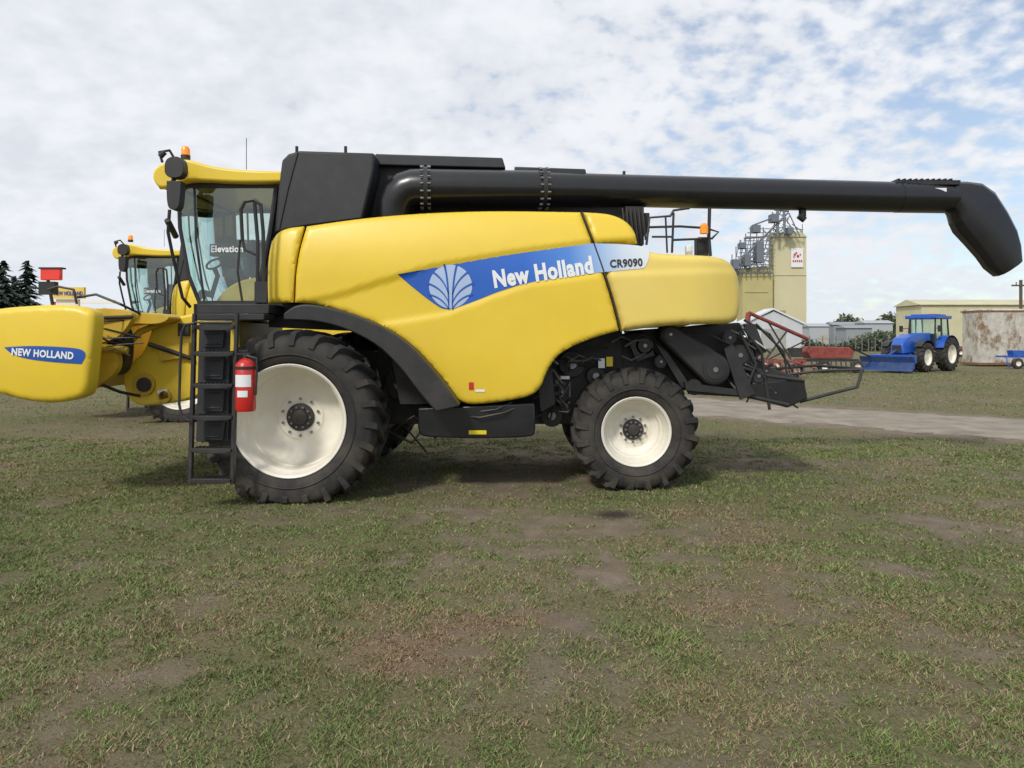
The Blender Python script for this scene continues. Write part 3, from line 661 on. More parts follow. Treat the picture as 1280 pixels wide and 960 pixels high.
    for s in (-1,1):
        g=Geo(); g.tube([(.9,s*.7,2.4),(1.15,s*1.0,2.4)],.02,6); g.wbox(1.12,1.16,min(s*1.15,s*.95),max(s*1.15,s*.95),2.2,2.55); mk(g,'side_mirror',t,BLK)
    g=Geo(); g.tube([(-.3,0,3.2),(-.3,0,3.32)],.07,10); mk(g,'beacon_light',t,ORG)
tractor(1162,44.5,math.pi+math.radians(36))

# ------------------------------------------------------------------ implements
def simple_wheel(e,x,y,r,w=.25):
    we=empty('wheel',(x,y,r),e)
    g=Geo(); g.lathe([(0,r*.5),(0,r*.9),(.04,r),(w-.04,r),(w,r*.9),(w,r*.5)],x,y,r,1,24); g.make('tyre',we,RUB)
    g=Geo(); g.lathe([(0.0,r*.52),(.06,r*.45),(.1,0)],x,y,r,1,20); g.lathe([(w,r*.52),(w-.06,0)],x,y,r,1,20); g.make('rim',we,RIM)
D=40; ga=empty('grain_auger',W(975,466,D),None,'long red grain auger on wheels beside the dirt yard','grain auger')
g=Geo(); g.tube([W(936,391,D),W(1010,424,D+1)],.10,14); g.tube([W(936,391,D),W(934,402,D)],.15,10); g.make('auger_tube',ga,REDF)
g=Geo(); g.tube([W(955,452,D),W(985,412,D+.5)],.05,6); g.tube([W(990,452,D),W(960,402,D+.3)],.05,6); g.tube([W(955,452,D),W(1010,424,D+1)],.04,6); g.wbox(W(990,0,D).x,W(1003,0,D).x,D,D+.6,.9,1.4); g.make('support_frame',ga,DRK)
simple_wheel(ga,W(962,0,D).x,D-.9,.42); simple_wheel(ga,W(962,0,D).x,D+1,.42)
D=42; gc=empty('seed_drill',W(1038,466,D),None,'long low red seed drill parked on the dirt yard','farm implement')
g=Geo(); g.prism([(1012,433),(1062,434),(1068,439),(1066,448),(1014,448),(1010,440)],D-.6,1.2); g.make('seed_box',gc,REDF,bevel=.04)
g=Geo(); g.box(1005,449,1074,452,D-.7,1.4); 
for i in range(11):
    x=W(1009+i*6,0,D).x; g.tube([(x,D-.6,.7),(x-.1,D-.9,.4),(x+.06,D-.95,.04)],.035,6)
g.tube([W(1006,452,D),W(975,462,D-.5)],.07,6); g.tube([W(1060,432,D-.5),W(1075,440,D-.5),W(1088,446,D)],.05,6); g.make('drill_frame',gc,DRK)
simple_wheel(gc,W(1060,0,D).x,D-1.2,.34); simple_wheel(gc,W(1020,0,D).x,D-1.2,.34); simple_wheel(gc,W(1040,0,D).x,D+1.0,.34)
D=36; gi=empty('field_implement',W(985,470,D),None,'small red cultivator frame with black wheels on the grass','farm implement')
g=Geo(); g.wbox(W(955,0,D).x,W(1008,0,D).x,D,D+.12,.75,.88); g.wbox(W(955,0,D).x,W(1005,0,D).x,D+1,D+1.12,.7,.82)
for i in range(6):
    x=W(960+i*9,0,D).x; g.tube([(x,D,.85),(x-.12,D-.2,.55),(x+.05,D-.25,.08)],.035,6)
g.tube([(W(985,0,D).x,D,.85),(W(985,0,D).x+1.2,D-.5,.45)],.05,6); g.make('tool_frame',gi,REDF)
simple_wheel(gi,W(968,0,D).x,D+.4,.34); simple_wheel(gi,W(1000,0,D).x,D+.4,.34)
D=80; gr=empty('grain_wagon',W(1207,448,D),None,'red wagon parked in front of the corrugated warehouse','trailer')
g=Geo(); g.prism([(1192,433),(1222,433),(1220,445),(1195,445)],D,1.5); g.make('wagon_box',gr,REDF,bevel=.05); simple_wheel(gr,W(1200,0,D).x,D-.2,.4); simple_wheel(gr,W(1216,0,D).x,D-.2,.4)
D=47; gb=empty('blue_cultivator',W(1272,462,D),None,'blue cultivator frame beside the weathered storage tank','farm implement')
g=Geo(); g.wbox(W(1256,0,D).x,W(1330,0,D).x,D,D+.1,.7,.82); g.wbox(W(1256,0,D).x,W(1330,0,D).x,D+.8,D+.9,.7,.82); g.prism([(1266,438),(1282,438),(1280,446),(1268,446)],D-.1,.6); g.prism([(1290,438),(1306,438),(1304,446),(1292,446)],D-.1,.6)
for i in range(9):
    x=W(1257+i*8,0,D).x; g.tube([(x,D-.1,.8),(x-.12,D-.3,.45),(x,D-.35,.05)],.035,6); g.tube([(x,D,.76),(x,D+.85,.76)],.04,6)
g.make('tool_frame',gb,BLU); simple_wheel(gb,W(1268,0,D).x,D-.4,.34); simple_wheel(gb,W(1300,0,D).x,D-.4,.34)

# ------------------------------------------------------------------ buildings
def wallmat(name,col,scale,depth=.03,var=.1,axis='X',strength=1.0):
    m=mat(name,col,.7,var=var,vscale=.6)
    nt=m.node_tree;L=nt.links.new;b=nt.nodes['Principled BSDF']
    g=nn(nt,'ShaderNodeNewGeometry'); w=nn(nt,'ShaderNodeTexWave',bands_direction=axis); w.inputs['Scale'].default_value=scale
    L(g.outputs['Position'],w.inputs['Vector']); bp=nn(nt,'ShaderNodeBump'); bp.inputs['Distance'].default_value=depth; bp.inputs['Strength'].default_value=strength; L(w.outputs['Fac'],bp.inputs['Height']); L(bp.outputs[0],b.inputs['Normal'])
    return m
BEI=wallmat('beige_corrugated_steel',(.60,.56,.36),1.2,strength=.4); BEI2=mat('cream_elevator_concrete',(.62,.57,.36),.85,var=.07,vscale=.12); BEI3=mat('tan_elevator_siding',(.50,.44,.20),.85,var=.08,vscale=.2)
WR=wallmat('white_roof_steel',(.58,.60,.63),1.0,strength=.4); GREYS=mat('galvanised_steel',(.17,.19,.22),.6,metal=.2,var=.2)
D=200
el=empty('grain_elevator',W(965,424,D)-Vector((0,0,1.87)),None,'tall cream grain elevator with grey steel conveyor towers behind the yard','grain elevator')
def gbox(g,a,c,top,D,t,mi=0):
    p=W(a,top,D);q=W(c,top,D); g.wbox(p.x,q.x,D,D+t,0,p.z,mi)
g=Geo(); gbox(g,967,1008,294,D,4); g.prism([(966,296),(966,291),(1001,289),(1009,296)],D-.3,4.5); g.make('main_tower',el,BEI2)
g=Geo(); gbox(g,928,966,340,D-2,5); g.prism([(927,341),(929,335),(962,332),(967,341)],D-2.2,5.4); g.make('lower_tower',el,BEI3)
g=Geo(); g.box(967,344,1008,344.5,D-.12,.15); g.box(931,365,960,365.6,D-2.15,.2); g.box(970,388,982,404,D-.1,.1)
g.make('wall_joint',el,mat('joint_tan',(.36,.32,.19),.8))  # joint strips and low panel in a darker tan than the main tower
g=Geo()
def lt(a,b,c,d,r=.9,dd=0): g.tube([W(a,b,D-3+dd),W(c,d,D-3+dd)],r*.216/1.0*.5,5)
for dd in (0,5):
    for a,t in ((915,318),(920,308),(926,300),(932,292),(938,288),(946,280),(954,284),(962,292)): lt(a,t,a,345,1.3,dd)
    for i,b in enumerate(range(286,345,5)): lt(max(914,936-i*2),b,966,b,1.1,dd)
    for i in range(8): lt(915+i*6,345-i*3,925+i*6,300-i,.9,dd)
    for i in range(8): lt(962-i*6,345-i*2,946-i*4,300+i*4,.9,dd)
lt(912,338,985,266,2.2); lt(912,342,975,276,1); lt(972,262,972,296,3.6); lt(980,264,981,292,3.2); lt(968,262,986,264,3); lt(958,300,976,264,1.4); lt(986,266,1000,296,1.5); lt(940,282,972,270,2); lt(930,298,955,296,2.4); lt(978,268,996,294,1.3); lt(990,280,1003,290,1.3); lt(966,284,1004,287,1.1); lt(1003,280,1003,292,1)
for bx in ((942,281,951,290),(965,267,974,277),(926,303,933,310),(946,302,955,328),(931,318,939,332),(985,284,992,292),(917,324,924,336)): g.box(*bx,D-4,3)
for i in range(150):
    a=random.uniform(914,985); b0=max(268,338-(a-912)); b=random.uniform(b0,340) if a<964 else random.uniform(268,292)
    lt(a,b,a+random.uniform(-7,7),b+random.uniform(-6,8),random.uniform(.6,1.4),random.uniform(0,4))
g.make('conveyor_tower',el,GREYS)
g=Geo(); g.box(989,310,1004,334,D-.4,.2); g.make('sign_board',el,WHT)
g=Geo()
for a,b,r in ((993.5,318,1.3),(997.5,320,1.6),(995.5,316,1.1),(992.5,321,.9),(1000.5,318,.9)):
    p=W(a,b,D-.6); g.tube([p,p+Vector((0,.1,0))],r*.216,12)
for a in (991,993.6,996.2,998.8,1001.2): g.box(a,325,a+1.5,327,D-.6,.1)
g.make('red_emblem',el,RED)
def gable(name,a,c,eave,ridge,D,t,wm,rm,label,cat):
    p=W(a,eave,D);q=W(c,eave,D);r=W(a,ridge,D)
    e=empty(name,((p.x+q.x)/2,D+t/2,0),None,label,cat)
    g=Geo(); g.wbox(p.x,q.x,D,D+t,0,p.z); g.make('wall',e,wm)
    g=Geo(); o=.3
    vs=[(p.x-o,D-o,p.z),(q.x+o,D-o,p.z),(q.x+o,D+t/2,r.z),(p.x-o,D+t/2,r.z),(p.x-o,D+t+o,p.z),(q.x+o,D+t+o,p.z)]
    g.add(vs,[(0,1,2,3),(3,2,5,4),(0,3,4),(1,5,2)]); g.make('roof',e,rm); 
    n=max(1,int((q.x-p.x)/20))
    for i in range(n):
        g=Geo(); x=p.x+(q.x-p.x)*(i+.7)/n; g.wbox(x-1,x+1,D-.06,D,0,min(3.4,p.z*.6)); g.make('door',e,mat('door_beige',(.45,.43,.33),.6))
    return e
e=empty('storage_shed',W(965,424,150),None,'white gabled storage shed in front of the grain elevator','shed')
g=Geo(); g.prism([(932,435.5),(932,404),(967,389),(1003,404),(1003,435.5)],150,5); g.make('wall',e,WR)
g=Geo(); g.prism([(928,406),(967,387),(1007,406),(1007,403.5),(967,385),(928,403.5)],149.6,6); g.make('roof',e,mat('pale_roof_steel',(.70,.72,.74),.5))
g=Geo(); cxx=W(967,0,150).x; g.wbox(cxx-2.5,cxx+2.5,149.9,150,0,4); g.make('door',e,mat('door_grey',(.4,.4,.38),.6))
gable('warehouse',1152,1560,381,373,90,6,BEI,BEI,'long beige corrugated steel warehouse behind the tractor','warehouse')
GB=mat('grey_building_steel',(.30,.32,.34),.6,var=.1); GB2=mat('pale_building_steel',(.44,.46,.48),.6,var=.1)
for a,c_,ev,rg,d_,m_ in ((1082,1116,404,400,160,GB2),(1042,1076,406,402,170,GB),(1012,1036,408,404,165,GB2),(1058,1090,410,406,150,GB)):
    gable('low_building',a,c_,ev,rg,d_,5,m_,m_,'low grey steel building near the grain elevator','building')['group']='low steel buildings by the elevator'
OLD=mat('flaking_white_paint',(.56,.53,.46),.8,var=.3,vscale=2,bump=.4,bscale=8)
nt=OLD.node_tree; b=nt.nodes['Principled BSDF']; src=b.inputs['Base Color'].links[0].from_socket
g_=nn(nt,'ShaderNodeNewGeometry'); mp=nn(nt,'ShaderNodeMapping'); mp.inputs['Scale'].default_value=(1.0,1.0,.6); nt.links.new(g_.outputs['Position'],mp.inputs[0])
nz=nn(nt,'ShaderNodeTexNoise'); nz.inputs['Scale'].default_value=1.4; nz.inputs['Detail'].default_value=9; nz.inputs['Roughness'].default_value=.75; nt.links.new(mp.outputs[0],nz.inputs['Vector'])
rp=nn(nt,'ShaderNodeMapRange'); rp.inputs[1].default_value=.50; rp.inputs[2].default_value=.62; nt.links.new(nz.outputs['Fac'],rp.inputs[0])
mx=nn(nt,'ShaderNodeMix',data_type='RGBA'); nt.links.new(rp.outputs[0],mx.inputs[0]); nt.links.new(src,mx.inputs[6]); mx.inputs[7].default_value=(.22,.14,.085,1); nt.links.new(mx.outputs[2],b.inputs['Base Color'])
D=51; tk=empty('storage_tank',W(1260,458,D),None,'weathered white storage tank with rust stains on the grass','storage tank')
g=Geo(); p=W(1224,386,D);q=W(1320,383,D); g.wbox(p.x,q.x,D,D+2,.05,p.z); g.make('tank_wall',tk,OLD,bevel=.12)
for z0,z1 in ((p.z-.2,p.z-.1),(.1,.25)):
    g=Geo(); g.wbox(p.x-.05,q.x,D-.05,D+2.05,z0,z1); g.make('tank_rib',tk,mat('rusty_steel',(.22,.12,.07),.85,var=.4))
up=empty('utility_pole',W(1276,424,70)-Vector((0,0,1.87)),None,'wooden utility pole with crossarm behind the storage tank','utility pole')
g=Geo(); p=W(1276,350,70); g.tube([(p.x,70,0),(p.x,70,p.z)],.14,8); g.make('pole',up,mat('weathered_wood',(.12,.09,.07),.9)); g=Geo(); g.wbox(p.x-.9,p.x+.9,69.85,70,p.z-.6,p.z-.45); g.tube([(p.x-.5,69.9,p.z-.45),(p.x-.5,69.9,p.z-.2)],.05,6); g.make('crossarm',up,mat('weathered_wood',(.12,.09,.07),.9))
for i in range(14):
    x=W(1012+i*8.2,0,100).x; g=Geo(); g.tube([(x,100,0),(x,100,1.9 if i%2 else 2.3)],.07,6); g.tube([(x,100,1.9),(x+8.2*100/F,100,1.9)],.025,5); tag(g.make('fence_post',None,GREYS),'grey steel fence post with top rail by the yard','fence','yard fence posts')

# ------------------------------------------------------------------ trees
def foliage_mat(name,c1,c2):
    m=bpy.data.materials.new(name); m.use_nodes=True; nt=m.node_tree;L=nt.links.new;b=nt.nodes['Principled BSDF']; b.inputs['Roughness'].default_value=.8
    g=nn(nt,'ShaderNodeNewGeometry'); r=nn(nt,'ShaderNodeMix',data_type='RGBA'); L(g.outputs['Random Per Island'],r.inputs[0]); r.inputs[6].default_value=(*c1,1); r.inputs[7].default_value=(*c2,1); L(r.outputs[2],b.inputs['Base Color']); return m
SPR=foliage_mat('spruce_needles',(.012,.028,.018),(.045,.07,.05)); BRK=mat('bark',(.09,.07,.055),.9); BSH=foliage_mat('bush_leaves',(.035,.055,.025),(.12,.14,.065))
def spruce(px,top,D,w,label):
    x=W(px,0,D).x; hgt=W(0,top,D).z
    t=empty('spruce_tree',(x,D,0),None,label,'tree','spruce trees')
    g=Geo(); g.tube([(x,D,0),(x,D,hgt*.5),(x,D,hgt*.97)],[.22,.12,.02],8); 
    g.make('trunk',t,BRK)
    g=Geo(); vs=[];fs=[]
    for lv in range(34):
        f=lv/34; z=hgt*(.06+.93*f); rad=w*(1-f)**.85*(.8+.3*random.random())+.08
        nb=int(16*(1-f)+5)
        for k in range(nb):
            a=random.uniform(0,2*math.pi); rr=rad*random.uniform(.7,1.12); drop=rr*.25
            for s in range(7):
                u=(s+random.random())/7; c=Vector((x+rr*u*math.cos(a),D+rr*u*math.sin(a),z-drop*u+.1*hgt/20*random.uniform(-1,1)))
                sz=.16+.10*rr*(1-.5*u)
                d=Vector((math.cos(a),math.sin(a),-.3))*sz*1.5; l=Vector((-math.sin(a),math.cos(a),random.uniform(-.5,.2)))*sz
                o=len(vs); vs+=[c-d*.5-l*.7,c-d*.3+l*.7,c+d+Vector((0,0,-.1))]; fs.append((o,o+1,o+2))
    g.add(vs,fs); g.make('crown',t,SPR)
spruce(4,322,48,2.5,'dark green spruce tree behind the yellow header'); spruce(34,322,52,2.3,'dark green spruce tree behind the yellow header'); spruce(-26,335,50,2.2,'dark green spruce tree behind the yellow header'); spruce(18,342,56,2.2,'dark green spruce tree behind the yellow header')
def leafmass(g,x0,x1,y,h,n,sz):
    vs=[];fs=[]
    for i in range(n):
        x=random.uniform(x0,x1); hh=h*(.55+.45*math.sin(x*.35)*math.sin(x*.13+1)+.2*random.random()); z=random.uniform(0,max(.5,hh)); c=Vector((x,y+random.uniform(-2,2),z)); o=len(vs)
        for k in range(3): vs.append(c+Vector((random.uniform(-1,1),random.uniform(-1,1),random.uniform(-1,1)))*sz)
        fs.append((o,o+1,o+2))
    g.add(vs,fs)
g=Geo(); leafmass(g,W(1000,0,185).x,W(1135,0,185).x,185,8.5,7000,.6); leafmass(g,W(1008,0,115).x,W(1118,0,115).x,115,3.0,3500,.35); leafmass(g,W(880,0,120).x,W(940,0,120).x,120,3,1500,.4); leafmass(g,W(-500,0,260).x,W(300,0,260).x,260,7,9000,.8)
o=g.make('far_tree_line',None,BSH); tag(o,'low band of bushes and trees on the horizon','trees'); o['kind']='stuff'

# ------------------------------------------------------------------ ground
def vnoise(x,y,seed):
    r=np.random.default_rng(seed).random((256,256)); xi=np.floor(x).astype(int);yi=np.floor(y).astype(int);fx_=x-xi;fy=y-yi
    fx_=fx_*fx_*(3-2*fx_);fy=fy*fy*(3-2*fy)
    g=lambda a,b:r[a%256,b%256]
    return (g(xi,yi)*(1-fx_)+g(xi+1,yi)*fx_)*(1-fy)+(g(xi,yi+1)*(1-fx_)+g(xi+1,yi+1)*fx_)*fy
def fbm(x,y,s,seed,o=4):
    t=0;a=1;n=0
    for i in range(o): t=t+a*vnoise(x*s+37.3*i,y*s+11.7*i,seed+i);n+=a;a*=.6;s*=2.1
    return t/n
def blob(x,y,px,py,rx,ry):
    X,D=G(px,py); wx=rx*D/F; wy=ry*D*D/(H*F)
    return np.exp(-(((x-X)/wx)**2+((y-D)/wy)**2))
RC=[(16.8,9),(10.8,15.4),(8.6,17.4),(6.4,19.6),(5.2,20.9),(1.5,25.5),(-6,36),(-20,56)]
def road_dist(x,y):
    d=np.full(np.shape(x),1e9)
    for (a,b),(c,e) in zip(RC[:-1],RC[1:]):
        vx,vy=c-a,e-b; t=np.clip(((x-a)*vx+(y-b)*vy)/(vx*vx+vy*vy),0,1); d=np.minimum(d,np.hypot(x-a-t*vx,y-b-t*vy))
    return d
def masks(x,y):
    xw=x+(fbm(x,y,1.6,61,4)-.5)*1.5; yw=y+(fbm(x,y,1.6,64,4)-.5)*1.5
    tex=np.clip((fbm(x,y,5.0,21,5)-.24)*3.2,0.05,1.5)
    dirt=np.clip((fbm(x,y,1.3,3,5)-.50)*4,0,1)*.5*tex
    for b in ((600,645,120,17,.8),(690,655,120,24,.9),(745,705,135,27,.85),(800,660,120,17,.75),(600,700,90,22,.65),(1165,655,90,14,.9),(1110,712,85,16,.9),(850,700,70,17,.7),(690,780,100,30,.65),(960,578,110,9,.8),(650,603,190,12,1),(380,640,130,10,.6),(50,885,130,50,.6),(660,850,70,30,.5),(170,540,120,9,.5),(900,660,80,13,.6),(1230,800,80,26,.6),(640,570,220,14,.75),(760,830,70,24,.5),(1000,890,110,36,.45),(100,700,60,12,.4),(1010,720,70,14,.5),(420,560,90,10,.5)):
        dirt=np.maximum(dirt,b[4]*blob(xw,yw,*b[:4])*tex)
    rd=road_dist(x,y)+ (fbm(x,y,.9,55,4)-.5)*1.8
    dirt=np.maximum(dirt,np.clip((3.0-rd)*1.3,0,1))
    dirt=np.clip(dirt,0,1)
    dry=np.clip((fbm(x,y,1.0,77,5)-.42)*3,0,1)*.65
    for b in ((565,800,100,40,1.2),(640,790,60,26,1),(500,770,60,24,.8),(930,740,130,25,.9),(950,665,80,12,.7),(880,860,180,50,.6),(60,860,140,60,.7),(250,780,100,30,.5),(1130,850,140,50,.5),(640,900,90,40,.5),(330,720,90,20,.3)):
        dry=np.maximum(dry,b[4]*blob(xw,yw,*b[:4]))
    for b in ((330,670,190,30,1),(620,632,60,10,.9),(450,900,110,45,1),(150,730,120,30,.9),(950,605,110,14,.9),(1180,690,80,10,.7),(300,860,90,40,.6)):
        dry=dry*(1-b[4]*.8*blob(xw,yw,*b[:4])); 
    for b in ((330,665,180,22,.8),(620,632,45,7,.85),(450,900,110,45,.9),(930,605,110,14,.9),(1180,688,70,6,.7),(780,680,60,5,.6)): dirt=dirt*(1-b[4]*blob(xw,yw,*b[:4])*(rd>3.5))
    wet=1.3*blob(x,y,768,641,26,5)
    return dirt,np.clip(dry,0,1),np.clip(wet,0,1)
def coords(a,b,st,lo,hi):
    c=list(np.arange(a,b,st)); s=st;v=b
    while v<hi: c.append(v); s*=1.18; v+=s
    c.append(hi); s=st;v=a-st;pre=[]
    while v>lo: pre.append(v); s*=1.18; v-=s
    pre.append(lo); return np.array(pre[::-1]+c)
xs=coords(-10,14,.05,-2500,2500); ys=coords(2.2,20,.05,-60,4000)
X,Y=np.meshgrid(xs,ys); X=X.ravel();Y=Y.ravel()
dirt,dry,wet=masks(X,Y)
def gz(x,y,d): return ((fbm(x,y,1.1,91,3)-.5)*.05+(fbm(x,y,5,92,3)-.5)*.025)*np.clip((40-np.hypot(x,y))/20,0,1)-.012
Z=gz(X,Y,dirt)
me=bpy.data.meshes.new('ground'); nx,ny=len(xs),len(ys)
me.vertices.add(nx*ny); me.vertices.foreach_set('co',np.stack([X,Y,Z],1).ravel())
I,J=np.meshgrid(np.arange(nx-1),np.arange(ny-1)); i0=(J*nx+I).ravel(); q=np.stack([i0,i0+1,i0+nx+1,i0+nx],1)
me.loops.add(q.size); me.loops.foreach_set('vertex_index',q.ravel()); me.polygons.add(len(q)); me.polygons.foreach_set('loop_start',np.arange(0,q.size,4)); me.polygons.foreach_set('use_smooth',np.ones(len(q),bool)); me.update()
at=me.color_attributes.new('patch','FLOAT_COLOR','POINT'); at.data.foreach_set('color',np.stack([dirt,dry,wet,np.ones_like(wet)],1).ravel())
gm=bpy.data.materials.new('grass_and_soil'); gm.use_nodes=True; nt=gm.node_tree;L=nt.links.new;b=nt.nodes['Principled BSDF']; b.inputs['Roughness'].default_value=.95; b.inputs['Specular IOR Level'].default_value=.15
a=nn(nt,'ShaderNodeAttribute',attribute_name='patch'); s=nn(nt,'ShaderNodeSeparateColor'); L(a.outputs['Color'],s.inputs[0]); geo=nn(nt,'ShaderNodeNewGeometry')
def noise(sc,dt=8,ro=.65):
    n=nn(nt,'ShaderNodeTexNoise'); n.inputs['Scale'].default_value=sc; n.inputs['Detail'].default_value=dt; n.inputs['Roughness'].default_value=ro; L(geo.outputs['Position'],n.inputs['Vector']); return n
def mixc(f,c1,c2):
    m=nn(nt,'ShaderNodeMix',data_type='RGBA')
    for i,v in ((0,f),(6,c1),(7,c2)):
        if isinstance(v,(tuple,float,int)): m.inputs[i].default_value=(*v,1) if isinstance(v,tuple) else v
        else: L(v,m.inputs[i])
    return m.outputs[2]
def mrg(v,a0,a1,b0=0,b1=1):
    m=nn(nt,'ShaderNodeMapRange'); L(v,m.inputs[0]); m.inputs[1].default_value=a0;m.inputs[2].default_value=a1;m.inputs[3].default_value=b0;m.inputs[4].default_value=b1; return m.outputs[0]
n1=noise(3.5,5);n2=noise(40,5,.7);n3=noise(.25,5,.6)
green=mixc(mrg(n2.outputs['Fac'],.35,.65),(.085,.092,.040),(.175,.185,.080))
drg=mixc(mrg(n2.outputs['Fac'],.35,.65),(.16,.108,.070),(.29,.215,.14))
gr=mixc(mrg(s.outputs[1],0,1,.15,1),green,drg)
gr=mixc(mrg(n3.outputs['Fac'],.35,.7,0,.35),gr,(.22,.195,.105))
soil=mixc(mrg(n1.outputs['Fac'],.3,.7),(.19,.150,.108),(.32,.262,.198)); soil=mixc(mrg(n2.outputs['Fac'],.3,.7,0,.5),soil,(.115,.090,.063))
ad=nn(nt,'ShaderNodeMath',operation='ADD'); L(s.outputs[0],ad.inputs[0]); L(mrg(n2.outputs['Fac'],.3,.7,-.35,.35),ad.inputs[1])
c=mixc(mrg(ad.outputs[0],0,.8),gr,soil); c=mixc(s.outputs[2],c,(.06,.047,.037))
L(c,b.inputs['Base Color'])
bp=nn(nt,'ShaderNodeBump'); bp.inputs['Strength'].default_value=.9; bp.inputs['Distance'].default_value=.03; L(n2.outputs['Fac'],bp.inputs['Height']); L(bp.outputs[0],b.inputs['Normal'])
me.materials.append(gm); go=bpy.data.objects.new('ground',me); COL.objects.link(go); go['kind']='structure'; go['label']='patchy grass and bare soil yard'; go['category']='ground'
# dirt road sheet
g=Geo(); RCs=[]
for (a_,b_),(c_,e_) in zip(RC[:-1],RC[1:]):
    k=max(2,int(math.hypot(c_-a_,e_-b_)/.25))
    for i in range(k): RCs.append((a_+(c_-a_)*i/k,b_+(e_-b_)*i/k))
for _ in range(30): RCs=[RCs[0]]+[((RCs[i-1][0]+RCs[i][0]*2+RCs[i+1][0])/4,(RCs[i-1][1]+RCs[i][1]*2+RCs[i+1][1])/4) for i in range(1,len(RCs)-1)]+[RCs[-1]]
vs=[];nc=9
for i,(x,y) in enumerate(RCs):
    x2,y2=RCs[min(i+1,len(RCs)-1)];x1,y1=RCs[max(i-1,0)]; dx,dy=x2-x1,y2-y1;l=math.hypot(dx,dy); nxv,nyv=-dy/l,dx/l
    wl=2.35+float(fbm(np.array([i*.11]),np.array([3.]),1,5)[0]-.5)*1.6; wr=2.35+float(fbm(np.array([i*.11]),np.array([9.]),1,6)[0]-.5)*1.6
    for j in range(nc):
        t=j/(nc-1); off=-wl+(wl+wr)*t; px_,py_=x+nxv*off,y+nyv*off
        zz=float(gz(np.array([px_]),np.array([py_]),0)[0]); vs.append((px_,py_,zz+(.012 if 0<j<nc-1 else -.006)))
g.add(vs,[(i*nc+j,i*nc+j+1,(i+1)*nc+j+1,(i+1)*nc+j) for i in range(len(RCs)-1) for j in range(nc-1)],0,True)
RD=mat('packed_dirt',(.31,.268,.215),.95,var=.3,vscale=1.6,bump=.5,bscale=25,spec=.1)
o=g.make('dirt_road',None,RD,allsmooth=True); o['kind']='structure'; o['label']='packed pale dirt track crossing the grass'; o['category']='road'
# grass blades
def blades(n,d0,d1,hs,name_seed):
    r=np.random.default_rng(name_seed)
    D=d0+(d1-d0)*r.random(n); x=(r.random(n)*2-1)*.9*D
    dm,dr,wt=masks(x,D)
    cl=fbm(x,D,7,31,3); cl2=fbm(x,D,1.6,35,3)
    keep=(r.random(n)<np.clip(1.0-dm*1.2,.05,1)*np.clip((cl-.30)*3.6,.09,1))&(wt<.7)&(road_dist(x,D)>2.3)
    x=x[keep];D=D[keep];dr=dr[keep];dm=dm[keep];cl=cl[keep];cl2=cl2[keep];n=len(x)
    z=gz(x,D,0)
    h=hs*(.35+.8*r.random(n)**1.8)*(.4+.9*cl+.5*np.clip(cl2-.45,0,1)*2)*(1-.5*dm)*(1-.2*dr)*(1+.02*D)
    w=(.0018+.0020*r.random(n))*(.6+D*.18)
    a=r.random(n)*2*np.pi; b=r.random(n)*2*np.pi; lean=h*(.5+1.4*r.random(n))
    wx=np.cos(a)*w;wy=np.sin(a)*w
    V=np.empty((n,3,3)); V[:,0]=np.stack([x-wx,D-wy,z],1);V[:,1]=np.stack([x+wx,D+wy,z],1);V[:,2]=np.stack([x+np.cos(b)*lean,D+np.sin(b)*lean,z+h],1)
    g1=np.array([.085,.130,.034]);g2=np.array([.215,.275,.090]);st=np.array([.47,.40,.23]);rd_=np.array([.31,.175,.115])
    t=r.random(n)[:,None]; c=g1*(1-t)+g2*t
    hue=fbm(x,D,1.7,44,3)[:,None]; c=c*(.65+.7*hue)
    pd=np.clip(.15+dr*.75+dm*.3,0,.93); isd=r.random(n)<pd
    u=r.random(n)[:,None]; u2=np.clip(u*.8+(1-dr[:,None])*.3,0,1); dc=(rd_*(1-u2)+st*u2)*(.5+.5*r.random(n)[:,None])
    c=np.where(isd[:,None],dc,c)
    return V.reshape(-1,3),np.repeat(c,3,0)
parts=[blades(300000,2.7,6.5,.027,1),blades(340000,6.5,14,.028,3),blades(120000,14,42,.028,2)]
V=np.vstack([p[0] for p in parts]);Cc=np.vstack([p[1] for p in parts]); n=len(V)//3
me=bpy.data.meshes.new('grass'); me.vertices.add(len(V)); me.vertices.foreach_set('co',V.ravel()); me.loops.add(len(V)); me.loops.foreach_set('vertex_index',np.arange(len(V))); me.polygons.add(n); me.polygons.foreach_set('loop_start',np.arange(0,len(V),3)); me.update()
at=me.color_attributes.new('tint','FLOAT_COLOR','POINT'); at.data.foreach_set('color',np.hstack([Cc,np.ones((len(Cc),1))]).ravel())
m=bpy.data.materials.new('grass_blades'); m.use_nodes=True; nt=m.node_tree; b=nt.nodes['Principled BSDF']; b.inputs['Roughness'].default_value=.7; b.inputs['Specular IOR Level'].default_value=.2
a=nn(nt,'ShaderNodeAttribute',attribute_name='tint'); nt.links.new(a.outputs['Color'],b.inputs['Base Color']); me.materials.append(m)
o=bpy.data.objects.new('grass',me); COL.objects.link(o); o['kind']='stuff'; o['label']='short patchy green and dry grass on soil'; o['category']='grass'

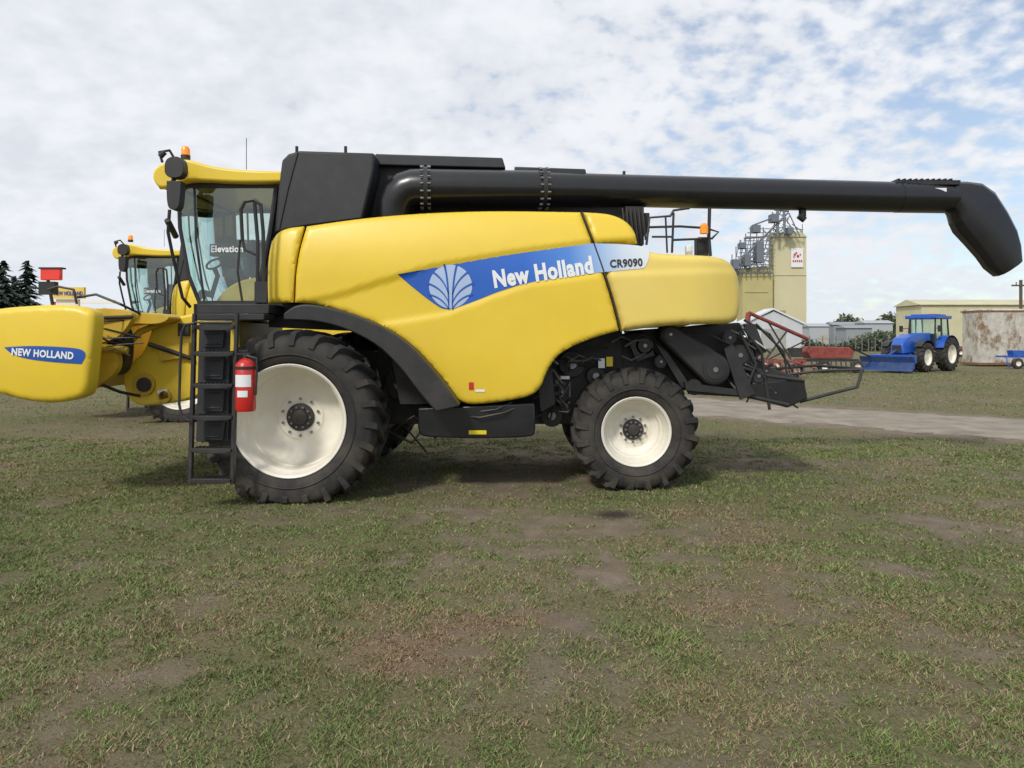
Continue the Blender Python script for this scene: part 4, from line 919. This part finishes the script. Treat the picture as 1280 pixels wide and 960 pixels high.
# ------------------------------------------------------------------ light and sky
sv=Vector((-.42,-.78,.80)).normalized(); el_=math.asin(sv.z); az=math.atan2(sv.x,sv.y)
w=bpy.data.worlds.new('World'); scene.world=w; w.use_nodes=True; nt=w.node_tree; nt.nodes.clear(); L=nt.links.new
out=nn(nt,'ShaderNodeOutputWorld'); bg=nn(nt,'ShaderNodeBackground'); sky=nn(nt,'ShaderNodeTexSky',sky_type='NISHITA'); sky.sun_disc=False; sky.sun_elevation=el_; sky.sun_rotation=az
bg.inputs[1].default_value=.15; L(sky.outputs[0],bg.inputs[0])
tc=nn(nt,'ShaderNodeTexCoord'); sp=nn(nt,'ShaderNodeSeparateXYZ'); L(tc.outputs['Generated'],sp.inputs[0])
def mth(op,a,b=None,c=False):
    m=nn(nt,'ShaderNodeMath',operation=op,use_clamp=c)
    for i,v in enumerate((a,b)):
        if v is None: continue
        if isinstance(v,(int,float)): m.inputs[i].default_value=v
        else: L(v,m.inputs[i])
    return m.outputs[0]
zz=mth('ADD',mth('MAXIMUM',sp.outputs[2],0),.38)
cb=nn(nt,'ShaderNodeCombineXYZ'); L(mth('DIVIDE',sp.outputs[0],zz),cb.inputs[0]); L(mth('DIVIDE',sp.outputs[1],zz),cb.inputs[1])
def nz(sc,dt,ro,dis=0):
    n=nn(nt,'ShaderNodeTexNoise'); n.inputs['Scale'].default_value=sc;n.inputs['Detail'].default_value=dt;n.inputs['Roughness'].default_value=ro;n.inputs['Distortion'].default_value=dis; L(cb.outputs[0],n.inputs['Vector']); return n.outputs['Fac']
fine=nz(18,5,.5,.0); low=nz(1.5,3,.5); mid=nz(4.0,5,.55,.1)
cov=mth('ADD',mth('MULTIPLY',fine,.85),mth('ADD',mth('MULTIPLY',mth('ADD',low,mid),.42),mth('MULTIPLY',sp.outputs[0],-.40)))
def mr2(v,a,b,c,d,sm=True):
    m=nn(nt,'ShaderNodeMapRange'); 
    if sm: m.interpolation_type='SMOOTHSTEP'
    L(v,m.inputs[0]); 
    for i,k in enumerate((a,b,c,d)): m.inputs[i+1].default_value=k
    return m.outputs[0]
fac=mr2(cov,.48,.78,.25,1)
shade=mr2(mth('ADD',mth('MULTIPLY',mid,.65),mth('MULTIPLY',fine,.35)),.33,.63,0,1)
cm=nn(nt,'ShaderNodeMix',data_type='RGBA'); L(shade,cm.inputs[0]); cm.inputs[6].default_value=(.72,.76,.83,1); cm.inputs[7].default_value=(.89,.91,.95,1)
hz=nn(nt,'ShaderNodeMix',data_type='RGBA'); L(mr2(sp.outputs[2],.0,.16,.9,0),hz.inputs[0]); L(cm.outputs[2],hz.inputs[6]); hz.inputs[7].default_value=(.78,.84,.91,1)
bg2=nn(nt,'ShaderNodeBackground'); L(hz.outputs[2],bg2.inputs[0]); bg2.inputs[1].default_value=1.0
ms=nn(nt,'ShaderNodeMixShader'); L(fac,ms.inputs[0]); L(bg.outputs[0],ms.inputs[1]); L(bg2.outputs[0],ms.inputs[2]); L(ms.outputs[0],out.inputs[0])
sl=bpy.data.lights.new('sun','SUN'); sl.energy=2.3; sl.angle=math.radians(8); sl.color=(1,.96,.89); so=bpy.data.objects.new('sun',sl); COL.objects.link(so); so.rotation_euler=sv.to_track_quat('Z','Y').to_euler()
# camera
cd=bpy.data.cameras.new('camera'); cd.sensor_width=36; cd.lens=36*F/1280; cd.shift_y=-(480-HOR)/1280; cd.clip_end=6000; cd.clip_start=.05
co=bpy.data.objects.new('camera',cd); COL.objects.link(co); co.location=(0,0,H); co.rotation_euler=(math.pi/2,0,0); scene.camera=co
scene.view_settings.view_transform='Standard'; scene.view_settings.look='None'; scene.view_settings.exposure=0
